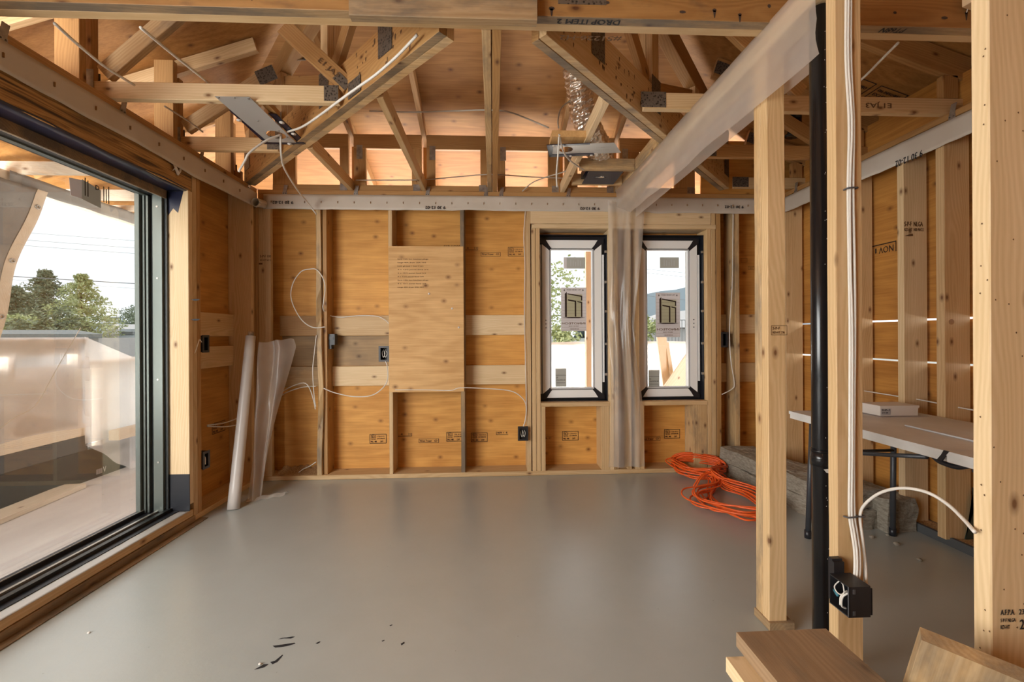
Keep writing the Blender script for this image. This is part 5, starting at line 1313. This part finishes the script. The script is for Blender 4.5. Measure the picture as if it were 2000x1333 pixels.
holed('metal_plate', (-1.425, 2.255, PT - .003), (0, 1, 0), (1, 0, 0), .52, .175, (.42, .10), .055, M['sheetmetal'], lp)
for i, (x, y) in enumerate(((-1.41, 2.262), (-1.33, 2.262), (-1.262, 2.268), (-1.34, 2.50), (-1.28, 2.62), (-1.27, 2.70))):
    MB().cyl((x, y, PT - .004), (x, y, PT - .008), .005, 10).make('screw_head', M['galv'], lp, True)
m = MB()
m.prism([(-1.450, 2.42, PT + .008), (-1.425, 2.40, PT + .008), (-1.425, 2.79, PT + .008), (-1.47, 2.79, PT + .012)], (0, 0, .006)).prism([(-1.25, 2.44, PT + .006), (-1.21, 2.46, PT + .006), (-1.20, 2.80, PT + .006), (-1.25, 2.80, PT + .006)], (0, 0, .006)).prism([(-1.47, 2.776, PT - .004), (-1.20, 2.776, PT - .004), (-1.20, 2.815, PT + .0), (-1.47, 2.815, PT + .0)], (0, 0, .006))
m.make('plastic_wrap', M['navy'], lp)
for x, y in ((-1.445, 2.50), (-1.215, 2.52), (-1.212, 2.66), (-1.30, 2.797)):
    MB().cyl((x, y, PT - .001), (x, y, PT - .006), .014, 14).cyl((x, y, PT - .006), (x, y, PT - .009), .006, 10).make('wrap_clip', M['white'], lp, True)
MB().box(-1.25, -1.215, 2.33, 2.50, PT + .02, PT + .05).make('driver_box', M['tan'], lp)

lp2 = thing('lamp_plate', 'shiny silver lamp plate with navy wrap and an oval hole below the foil duct', 'lamp plate', (.55, 2.66, 2.45))
z_ = 2.452
a = P(1075, 284, Z=z_); bb = P(1200, 279, Z=z_); cc = P(1216, 254, Z=z_)
u_ = (bb - a); v_ = V((-u_.y, u_.x, 0)).normalized()
L_ = u_.length; W_ = .155
plt = holed('metal_plate', a, u_, v_, L_, W_, (.105, .075), .044, M['sheetmetal'], lp2)
def q2(x, y, dz=0): return a + u_.normalized() * x + v_ * y + V((0, 0, dz))
MB().prism([q2(L_ - .001, 0), q2(L_ + .07, W_), q2(L_ - .001, W_)], (0, 0, .0012)).make('plate_tip', M['sheetmetal'], lp2)
m = MB()
m.prism([q2(-.025, -.012, -.004), q2(L_ * .62, -.014, -.004), q2(L_ * .62, .006, -.004), q2(.02, .008, -.004)], (0, 0, .004)).prism([q2(-.025, -.012, -.004), q2(.02, .008, -.004), q2(.012, W_, -.004), q2(-.005, W_ + .02, -.004)], (0, 0, .004)).prism([q2(.0, W_ - .016, -.004), q2(L_ * .72, W_ - .012, -.004), q2(L_ * .72, W_ + .02, -.004), q2(-.005, W_ + .02, -.004)], (0, 0, .004))
m.prism([q2(0, W_ + .02, -.004), q2(L_ * .74, W_ + .02, -.004), q2(L_ * .74, W_ + .022, .012), q2(0, W_ + .022, .012)], (0, 0, .002)).make('plastic_wrap', M['navy'], lp2)
for x, y in ((.14, W_ + .010), (.28, W_ + .010), (.02, -.005)):
    MB().cyl(q2(x, y, -.004), q2(x, y, -.008), .009, 12).make('wrap_clip', M['white'], lp2, True)
ink('embossed_text', [('t', 'CLARITY', 0, .04, .09, .014), ('t', 'TYPE IC RATED', 0, 0, .09, .012)], q2(.30, .105, -.0005), u_, -v_, M['galv'], lp2, .001)
MB().box(.38, .60, 2.66, 2.80, z_ + .02, z_ + .06).make('driver_box', M['plypanel'], lp2)

# ------------------------------------------------------------------ crinkled foil duct
fd = thing('foil_duct', 'crinkled silver foil duct dropping between the trusses to a dark boot', 'duct', (.8, 3.3, 2.55))
def duct(name, pts, r0, seed, n=44):
    pts = smooth_path(pts, 22); vs = []; fcs = []
    prev = None
    for i, p in enumerate(pts):
        t_ = (pts[min(i+1, len(pts)-1)] - pts[max(i-1, 0)]).normalized()
        u = t_.cross(V((0, 1, .1))) if prev is None else prev - t_ * prev.dot(t_)
        u.normalize(); w = t_.cross(u); prev = u
        for k in range(n):
            a = 2 * math.pi * k / n
            rr = r0 * (1 + .045 * math.sin(i * 1.25 + math.sin(a * 2)) + .13 * mnoise.noise(V((math.cos(a) * 2.4 + seed, math.sin(a) * 2.4, i * .16))) + .05 * mnoise.noise(V((math.cos(a) * 8, math.sin(a) * 8 + seed, i * .5))))
            vs.append(p + u * rr * math.cos(a) + w * rr * math.sin(a))
    for i in range(len(pts) - 1):
        for k in range(n):
            fcs.append((i*n + k, i*n + (k+1) % n, (i+1)*n + (k+1) % n, (i+1)*n + k))
    return mk(name, vs, fcs, M['foil'], fd, None, False)
duct('upper_duct', [P(1126, 130, Y=2.75), P(1132, 175, Y=2.82), P(1140, 225, Y=2.90), P(1155, 262, Y=2.98), P(1168, 290, Y=3.14)], .088, 1)
duct('lower_duct', [P(1168, 285, Y=3.12), P(1172, 305, Y=3.25), P(1170, 325, Y=3.34), P(1168, 341, Y=3.38)], .092, 4)
bt = P(1174, 348, Y=3.36)
MB().box(bt.x - .14, bt.x + .12, 3.26, 3.46, PT + .035, PT + .09).make('duct_boot', M['navy'], fd)
bt = P(1175, 358, Z=PT + .012)
tag(box('boot_block', .66, 1.075, 3.16, 3.198, PT + .0, PT + .085, M['blue'], None, 'x'), 'short pale block between chords in front of the foil duct boot', 'block')
tag(box('boot_block', .66, 1.075, 3.47, 3.508, PT + .0, PT + .085, M['fresh'], None, 'x'), 'short block between chords behind the foil duct boot', 'block')
MB().box(.74, 1.0, 3.20, 3.468, PT - .002, PT + .006).make('boot_flange', M['navy'], fd)
vc = thing('vent_collar', 'black round vent collar under the dark roof slope beyond the middle post', 'vent', P(1552, 262, Y=3.0))
vq = P(1552, 262, Y=3.0)
MB().cyl(vq + V((0, 0, .0)), vq + V((0, 0, .10)), .045, 24).cyl(vq + V((0, 0, -.012)), vq, .062, 24).make('collar', M['abs'], vc, True)
MB().tube([vq + V((0, 0, .10)), vq + V((0, .02, .5))], .045, 20).make('vent_pipe', M['abs'], vc, True)

# ------------------------------------------------------------------ lumber in front
sw = thing('lumber_stack_support', 'low sawhorse carrying the two loose boards', 'sawhorse', (.75, .45, 0))
box('sawhorse_beam', .45, 1.05, .43, .47, .28, .362, M['fresh'], sw, 'x')
for x in (.50, 1.0):
    for s_ in (-1, 1):
        board('sawhorse_leg', (x, .45 + .025 * s_, .30), (x, .45 + .17 * s_, .012), .038, .038, M['fresh'], sw)
zt_ = .44
tag(board('loose_board', (.756, 1.088, zt_ - .019), (.760, -.4, zt_ - .019), .245, .038, M['worn2'], bev=.001), 'wide board on top of the small stack in front, with a sawn pale edge', 'board')
tag(board('loose_board', (.705, 1.055, zt_ - .058), (.70, -.4, zt_ - .058), .235, .038, M['pale'], bev=.001), 'pale board lying under the wide board in front', 'board')
A = V((.943, .90, .557)); ac = V((.014, .05, -.149)).normalized(); ab = V((.095, -.060, -.063)).normalized()
ab = (ab - ac * ab.dot(ac)).normalized()
Lb = .575; cen0 = A + ab * .1175
tag(board('leaning_offcut', cen0, cen0 + ac * Lb, .235, .036, M['blue'], up=ac.cross(ab), bev=.001), 'plank offcut standing on end beside the nearest post', 'board')

# ================================================================== outside
struct(MB().box(-3.62, XLO - .0, -3.0, 5.6, -.16, -.03).box(XLO, 4.5, DO + .012, 5.6, -.16, -.03).make('deck_floor', M['deck']))
ink('chalk_line', [('p', [(0, 0), (.12, .012), (.5, .03), (.5, .05), (.12, .03)])], P(238, 905, Z=-.03), (1, .12, 0), (-.12, 1, 0), M['red'], bpy.data.objects['deck_floor'], .001)
PX = -3.55
py_ = thing('deck_parapet', 'taller deck parapet of raw plywood with dark membrane at its foot', 'parapet', (PX, 2.4, 0))
py_['kind'] = 'structure'
YE = 3.86
box('top_rail', PX - .10, PX + .01, -2.9, YE, 1.175, 1.215, M['lumout'], py_, 'y')
box('upper_rail', PX - .06, PX - .02, -2.9, YE - .02, 1.085, 1.174, M['lumout'], py_, 'y')
for y in (3.82, 3.30, 2.7, 2.1, 1.5, .9): box('parapet_stud', PX - .09, PX, y - .02, y + .018, .30, 1.084, M['lumout'], py_)
MB().box(PX - .104, PX - .092, -2.9, YE, .18, .99).make('plywood_face', M['plyout'], py_)
box('lower_rail', PX - .09, PX + .002, -2.9, YE, .371, .475, M['lumout'], py_, 'y')
MB().box(PX - .09, PX + .004, -2.9, YE + .02, .235, .37).make('grey_membrane', M['upgray'], py_)
MB().box(PX - .07, PX + .010, -2.9, 4.30, -.03, .24).make('granule_membrane', M['updark'], py_)
ink('price_mark', [('f', .01 * i, 0, .01 * i + .006, .045) for i in range(6)] + [('t', 'V', .065, 0, .03, .05)], P(188, 928, X=PX + .011), (0, 1, 0), (0, 0, 1), M['paper'], py_, .001)
def sheet1(u, v):
    y = -2.4 + (YE + .02 + 2.4) * u; z = 1.225 - (1.225 - .45 + .02 * math.sin(y * 5) + .05 * max(0, 3.2 - y)) * v
    return (PX + .016 + .012 * abs(mnoise.noise(V((y * 1.5, z * 2, 3)))) * min(1, v * 5) + .010 * math.sin((z * 1.7 + y * .8) * 7) * min(1, v * 3), y, z)
tag(grid('parapet_sheet', sheet1, 120, 40, M['polyout']), 'translucent plastic sheet draped over the taller deck parapet', 'plastic sheet')
tag(cable('sheet_string', [P(158, 640, X=PX + .045), P(120, 705, X=PX + .045), P(95, 750, X=PX + .045), P(75, 785, X=PX + .045), P(55, 803, X=PX + .05), P(30, 815, X=PX + .05), P(0, 838, X=PX + .05)], .003, M['cablegray']), 'thin string running down over the parapet plastic', 'string')
# lower run of parapet beyond
lw = thing('low_parapet', 'lower run of deck parapet wrapped in opaque white plastic', 'parapet', (PX, 4.7, 0)); lw['kind'] = 'structure'
box('top_rail', PX - .11, PX + .0, YE + .03, 5.6, .985, 1.023, M['lumout'], lw, 'y')
for y in (4.05, 4.6, 5.2): box('parapet_stud', PX - .10, PX - .01, y - .02, y + .018, -.02, .984, M['lumout'], lw)
box('back_rail', PX - .1, 4.4, 5.45, 5.54, 1.075, 1.113, M['lumout'], lw, 'x')
for x in (-2.6, -1.4, -.2, 1.0, 2.2, 3.4): box('parapet_stud', x, x + .038, 5.46, 5.54, -.02, 1.074, M['lumout'], lw)
def sheet2(u, v):
    y = YE - .02 + (5.5 - YE) * u; z0 = 1.23 - .2 * min(1, u * 3.4); z = z0 - (z0 - .30) * v
    return (PX + .016 + .02 * abs(mnoise.noise(V((y * 2, z * 2, 8)))), y, z)
def sheet2b(u, v):
    y = YE - .02 + (5.5 - YE) * u
    return (PX + .02 + .34 * v * (.5 + .6 * u), y + .25 * v, .30 - .30 * v + .03 * mnoise.noise(V((y * 3, v * 3, 8))))
g2 = grid('low_parapet_sheet', sheet2, 40, 26, M['polywhite']); tag(g2, 'opaque white plastic wrapped over the low deck parapet', 'plastic sheet')
grid('trailing_part', sheet2b, 30, 10, M['polyout'], g2)
tag(grid('back_parapet_sheet', lambda u, v: (PX + .1 + 7.8 * u, 5.425 - .02 * abs(mnoise.noise(V((u * 16, v * 2, 1)))), 1.13 - 1.14 * v + .012 * mnoise.noise(V((u * 20, 0, 0))) * (1 - v)), 90, 18, M['polywhite']), 'white plastic sheet over the deck parapet outside the small windows', 'plastic sheet')
q = P(290, 830, X=PX + .15)
tag(board('deck_block', (PX + .10, P(222, 832, X=PX + .10).y, .33), (PX + .12, 5.0, .33), .09, .09, M['lumout']), 'grey wood block resting along the foot of the white wrapped parapet', 'block')
tag(box('deck_block', PX + .03, PX + .10, 4.40, 4.47, -.029, .284, M['lumout']), 'short upright prop under the grey wood block, mostly behind plastic', 'block')
tpts = [P(272, 700, X=PX + .05), P(279, 710, X=PX + .05), P(285, 722, X=PX + .06), P(291, 735, X=PX + .06), P(297, 748, X=PX + .06)]
tag(grid('tape_strip', lambda u, v: (smooth_path(tpts, 6)[int(round(u * 24))] + V((.002, .03 * v + .012 * math.sin(u * 9), 0))), 24, 2, M['tealtape'], thick=.001), 'torn strip of blue-green tape on the white plastic of the low parapet', 'tape')
# loose plank on deck
a, b = P(-30, 1022, Z=.0), P(150, 948, Z=.0)
d_ = (b - a).normalized()
tag(board('deck_plank', a - d_ * .6 + V((-.02, 0, -.009)), b + V((-.02, 0, -.009)), .17, .038, M['lumout']), 'pale plank lying flat on the deck beside the dark parapet foot', 'plank')

# patio roof: beam, trusses and posts
G_P = 'patio roof chords'
tag(box('patio_beam', -3.56, -3.46, -2.9, 5.4, 2.33, 2.42, M['lumout'], None, 'y'), 'long pale beam carrying the patio roof along the deck edge', 'beam')['kind'] = 'thing'
tag(box('patio_beam', -3.45, 4.4, 5.22, 5.31, 2.33, 2.42, M['lumout'], None, 'x'), 'beam carrying the patio roof outside the small windows', 'beam')['kind'] = 'thing'
for y, l in ((1.45, 'first'), (2.05, 'second'), (2.66, 'third'), (3.27, 'fourth'), (3.87, 'fifth'), (4.20, 'sixth'), (4.78, 'seventh')):
    fr('patio_chord', 'pale board spanning the patio roof, %s from the house front, seen through the glass door' % l, 'board', -3.7, XLO - .014, y - .019, y + .019, 2.422, 2.511 if y < 4.1 else 2.475, 'lumout', 'x', G_P)
tag(board('patio_brace', (-3.4, 2.4, 2.54), (-2.3, 2.9, 2.60), .038, .038, M['lumout']), 'slanting brace lying on the patio roof chords', 'board')
tag(box('patio_post', P(1143, 500, Y=5.26).x, P(1164, 500, Y=5.26).x, 5.22, 5.31, -.03, 2.329, M['lumout'], None, 'z'), 'square patio post seen through the first small window', 'post')
tag(box('patio_post', -3.56, -3.47, 4.98, 5.07, -.03, 2.329, M['lumout'], None, 'z'), 'square patio post at the deck corner behind the door frame', 'post')
# tarp
def tarp(u, v):
    z = 2.345 - 1.35 * v
    ye = P(98 - 105 * v ** .85 * 1.0, 392 + 225 * v, X=-3.43).y - .02
    yL = -1.0
    y = yL + (ye - yL) * u
    return (-3.435 + .02 * mnoise.noise(V((y * 1.2, z * 1.5, 0))) + .012 * math.sin(z * 3 + y * 2), y + .015 * math.sin(v * 11) * u, z)
tarp_ = tag(grid('canvas_tarp', tarp, 60, 40, M['tarp'], thick=.002), 'grey canvas tarp hanging from the patio beam with metal eyelets along its edge', 'tarp')
hm = grid('hem', lambda u, v: (tarp(1.0, v)[0] + .003, tarp(1.0, v)[1] - .075 + .075 * u, tarp(1.0, v)[2]), 3, 40, M['lumout'], tarp_)
for v in (.10, .42, .72):
    c = V(tarp(1.0, v)) + V((.004, -.035, 0))
    m = MB(); ring = [c + V((.002, .014 * math.cos(a), .014 * math.sin(a))) for a in [k * math.pi / 8 for k in range(17)]]
    m.tube(ring, .005, 6, False); m.make('eyelet', M['galv'], tarp_, True)
tag(grid('beam_wrap', lambda u, v: (-3.448 - .003 * math.sin(u * 40), 3.2 + 2.0 * u, 2.425 - .11 * v - .008 * mnoise.noise(V((u * 9, 1, 1)))), 50, 4, M['tarp'], thick=.001), 'grey canvas strip tacked along the patio beam beyond the tarp', 'canvas strip')

# leaning planks outside the second window
G_LP = 'planks leaning outside the second window'
def lean(label, p0, p1, y0, y1, w, mat='lumout', t_=.03):
    a, b = P(*p0, Y=y0), P(*p1, Y=y1)
    tag(board('leaning_plank', a, b, w, t_, M[mat], up=(0, 1, 0)), label, 'plank', G_LP)
lean('tall narrow plank leaning upright outside the second window', (1312, 815), (1291, 655), 5.0, 5.28, .12)
lean('thin dark-edged lath leaning next to the tall plank outside the second window', (1322, 800), (1302, 670), 4.95, 5.26, .045)
lean('wide pale plank slanting across the foot of the second window', (1272, 830), (1365, 690), 4.7, 5.2, .26)
lean('brown plank slanting behind the wide pale one outside the second window', (1310, 830), (1350, 712), 4.85, 5.3, .11)
lean('steep plank at the frame edge of the second window view', (1338, 820), (1349, 712), 4.8, 5.3, .09)

# ------------------------------------------------------------------ neighbourhood
struct(MB().box(-400, 400, -100, 900, -3.4, -3.2).make('ground', M['ground']))
def cluster(m, c, r, n, s_, rnd, squash=.8, droop=0):
    for _ in range(n):
        d_ = V((rnd.gauss(0, 1), rnd.gauss(0, 1), rnd.gauss(0, 1))).normalized() * (r * rnd.uniform(.55, 1.0))
        p = V(c) + V((d_.x, d_.y, d_.z * squash))
        a = V((rnd.gauss(0, 1), rnd.gauss(0, 1), rnd.gauss(0, .6) - droop)).normalized() * s_ * rnd.uniform(.6, 1.3)
        b = a.cross(V((rnd.gauss(0, 1), rnd.gauss(0, 1), rnd.gauss(0, 1)))).normalized() * s_ * rnd.uniform(.3, .6)
        n0 = len(m.v); m.v += [p - a*.5, p + b*.5, p + a*.5, p - b*.5]; m.f.append((n0, n0+1, n0+2, n0+3))
def conifer(name, label, base, h, rad, mat, seed, tiers=16, per=11, s_=.28, gap=.0, spread=.6):
    rnd = random.Random(seed)
    t_ = thing(name, label, 'tree', base, 'trees beyond the deck')
    b = V(base)
    MB().tube([b, b + V((0, 0, h * .97))], lambda q: .16 * (1 - q) + .02, 8).make('trunk', M['bark'], t_, True)
    m = MB()
    for i in range(tiers):
        f = i / (tiers - 1); z = b.z + h * (.12 + .86 * f); rr = rad * (1 - f) ** .8 + .12
        for k in range(max(3, int(per * (1 - .55 * f)))):
            a = rnd.uniform(0, 6.283); L = rr * rnd.uniform(.7, 1.1)
            for j in range(1, 5):
                q = j / 4
                c = V((b.x + math.cos(a) * L * q, b.y + math.sin(a) * L * q, z + .12 * L * q - .25 * L * q * q + rnd.uniform(-.08, .08)))
                cluster(m, c, s_ * spread * (1.1 - .4 * q) * 1.5, 16, s_ * .62, rnd, .6, .6)
    m.make('foliage', mat, t_)
    return t_
def at(px, py, Y): return P(px, py, Y=Y)
def tree_at(px, top_py, Y): 
    q = at(px, top_py, Y); return (q.x, Y, -3.2), q.z + 3.2
b_, h_ = tree_at(88, 528, 26); conifer('fir_tree', 'dark green fir tree showing beside the tarp edge', b_, h_, 4.3, M['leafdark'], 3, 34, 17, .26, spread=.8)
b_, h_ = tree_at(30, 560, 24); conifer('fir_tree', 'dark fir tree mostly behind the hanging tarp', b_, h_, 3.8, M['leafdark'], 9, 30, 15, .26, spread=.8)
b_, h_ = tree_at(158, 535, 19); conifer('cedar_tree', 'bright yellow-green cedar with an open pointed top', b_, h_, 3.3, M['leaflight'], 5, 34, 13, .20, spread=.8)
def round_tree(name, label, c, r, mat, seed, n=60, s_=.25):
    rnd = random.Random(seed); t_ = thing(name, label, 'tree', (c[0], c[1], -3.2), 'trees beyond the deck')
    MB().tube([(c[0], c[1], -3.2), (c[0], c[1], c[2])], .15, 8).make('trunk', M['bark'], t_, True)
    m = MB()
    for _ in range(n):
        d_ = V((rnd.gauss(0, 1), rnd.gauss(0, 1), rnd.gauss(0, 1))).normalized() * r * rnd.uniform(.3, .9)
        cluster(m, V(c) + V((d_.x, d_.y, d_.z * .85)), r * .3, 60, s_, rnd)
    m.make('foliage', mat, t_)
q = at(272, 628, 60); round_tree('round_tree', 'round grey-green tree above the neighbouring roof', (q.x, 60, q.z), 2.7, M['leafbush'], 2, 70, .28)
q = at(20, 640, 20); round_tree('bush', 'light green bush low under the fir trees', (q.x, 20, q.z - .3), 1.2, M['leaflight'], 4, 40, .2)
q = at(95, 635, 18); round_tree('bush', 'dark green bush between fir and cedar', (q.x, 18, q.z - .35), 1.2, M['leafdark'], 6, 40, .2)
q = at(1095, 590, 11.5); round_tree('leafy_tree', 'sunny yellow-green leafy tree filling the first small window', (q.x - .9, 11.5, q.z + .1), 1.75, M['leaflight'], 8, 46, .13)
q = at(1105, 650, 10); round_tree('bush', 'yellow-green bush above the parapet in the first small window', (q.x - .2, 10, q.z - .25), .75, M['leaflight'], 11, 26, .11)
q = at(1262, 640, 12); round_tree('bush', 'small yellow-green bush at the edge of the second small window', (q.x - .35, 12, q.z - .1), .8, M['leaflight'], 13, 26, .12)
# neighbouring roofs
nh = thing('neighbour_house', 'neighbouring house with a grey-green shingle hip roof', 'house', (*at(270, 660, 17).xy, -3.2))
rp = [at(190, 668, 17), at(211, 636, 24), at(345, 640, 24), at(400, 702, 15), at(285, 690, 15)]
MB().prism([at(180, 692, 15), at(215, 643, 22), at(480, 643, 22), at(420, 692, 15)], (0, 0, -.15)).make('shingle_roof', M['shingle'], nh)
a, b = at(190, 692, 15), at(480, 692, 15)
MB().box(a.x, b.x, 15.2, 21.5, -3.2, a.z - .15).make('house_wall', M['fascia'], nh)
q = at(256, 652, 20); MB().box(q.x - .25, q.x + .25, 19.8, 20.2, q.z - .05, q.z + .08).make('roof_vent', M['railing'], nh)
nh2 = thing('neighbour_house', 'farther house with a low pale roof ridge', 'house', (*at(250, 640, 40).xy, -3.2))
MB().prism([at(205, 644, 40), at(225, 634, 42), at(272, 634, 42), at(290, 644, 40)], (0, 3, -.2)).make('pale_roof', M['fascia'], nh2)
MB().prism([at(285, 644, 40), at(318, 628, 44), at(350, 628, 44), at(350, 644, 40)], (0, 3, -.2)).make('pale_roof', M['fascia'], nh2)
a, b = at(205, 644, 40), at(350, 644, 40); MB().box(a.x, b.x, 40, 46, -3.2, a.z - .2).make('house_wall', M['fascia'], nh2)
nh3 = thing('neighbour_house', 'house with a long grey roof seen between trees and parapet', 'house', (*at(90, 650, 16).xy, -3.2))
MB().prism([at(-60, 653, 13), at(-60, 645, 15), at(150, 645, 15), at(200, 653, 13)], (0, 0, -.12)).make('shingle_roof', M['shingle'], nh3)
a, b = at(-40, 653, 13), at(180, 653, 13); MB().box(a.x, b.x, 13.2, 15.5, -3.2, a.z - .13).make('house_wall', M['fascia'], nh3)
nh4 = thing('neighbour_house', 'low house with a pale roof seen in the second small window', 'house', (*at(1335, 620, 40).xy, -3.2))
MB().prism([at(1250, 640, 38), at(1290, 612, 44), at(1345, 606, 44), at(1420, 640, 38)], (0, 3, -.2)).make('pale_roof', M['fascia'], nh4)
a, b = at(1250, 640, 38), at(1420, 640, 38); MB().box(a.x, b.x, 38.5, 46, -3.2, a.z - .1).make('house_wall', M['fascia'], nh4)
rl_ = thing('balcony_railing', 'grey slatted railing seen through the second small window', 'railing', (*at(1300, 650, 16).xy, -3.2))
a, b = at(1240, 625, 16), at(1380, 625, 16)
MB().box(a.x, b.x, 15.98, 16.02, a.z - .03, a.z).make('top_rail', M['railing'], rl_)
m = MB(); x = a.x
while x < b.x: m.box(x, x + .02, 15.99, 16.01, a.z - .9, a.z - .03); x += .13
m.make('slat_row', M['railing'], rl_)
MB().box(a.x, b.x, 15.98, 16.02, -3.2, a.z - .9).make('railing_base', M['fascia'], rl_)
# power lines
G_W = 'power lines'
def wire(label, p0, p1, Y, r, extra=.02):
    a, b = at(*p0, Y), at(*p1, Y); a = a + (a - b) * .3; b = b + (b - a) * .6
    pts = [a.lerp(b, i / 12) + V((0, 0, -extra * (1 - ((i - 6) / 6) ** 2))) for i in range(13)]
    tag(MB().tube(pts, r, 5).make('power_line', M['railing']), label, 'power line', G_W)
wire('thick dark power line crossing the sky at tree top height', (60, 542), (306, 556), 24, .022)
wire('topmost thin power line in the glass door view', (85, 457), (306, 473), 26, .008)
wire('second thin power line from the top in the glass door view', (80, 471), (306, 487), 26, .009)
wire('third thin power line from the top in the glass door view', (80, 482), (306, 498), 26, .009)
wire('faint power line just below the thick dark one', (75, 550), (306, 566), 26, .006)
wire('upper power line in the second small window', (1265, 526), (1340, 533), 26, .009)
wire('lower power line in the second small window', (1265, 533), (1340, 541), 26, .009)
wire('single dark power line behind the printed sheet of the second window', (1265, 578), (1340, 586), 24, .012)
# hills
def hill(label, p, Y, depth):
    m = MB(); top = [at(px, py, Y) for px, py in p]; bot = [V((t_.x, Y, -3.2)) for t_ in top]
    n = len(p)
    m.add(top + bot + [V((t_.x, Y + depth, -3.2)) for t_ in top], [(i, i+1, n+i+1, n+i) for i in range(n-1)] + [(i, 2*n+i, 2*n+i+1, i+1) for i in range(n-1)])
    o = m.make('hill', M['hill']); o['kind'] = 'structure'; return o
hill('', [(1150, 600), (1240, 588), (1265, 574), (1290, 569), (1320, 566), (1345, 560), (1400, 548), (1500, 545), (1650, 590)], 500, 100)
hill('', [(150, 640), (200, 630), (245, 631), (300, 628), (360, 634)], 600, 60)
br = thing('distant_bridge', 'tiny pale blue bridge truss on the horizon behind the houses', 'bridge', (*at(228, 632, 300).xy, -3.2))
a, b = at(208, 628, 300), at(240, 628, 300)
m = MB().box(a.x, b.x, 299, 301, a.z - .4, a.z + .2).box(a.x, b.x, 299, 301, a.z + 2.4, a.z + 2.8)
x = a.x
while x < b.x: m.box(x, x + .3, 299.5, 300.5, a.z, a.z + 2.5); x += 1.5
for x in (a.x + 1, (a.x + b.x) / 2, b.x - 1): m.box(x, x + .6, 299.5, 300.5, -3.2, a.z)
m.make('bridge_truss', M['hill'], br)
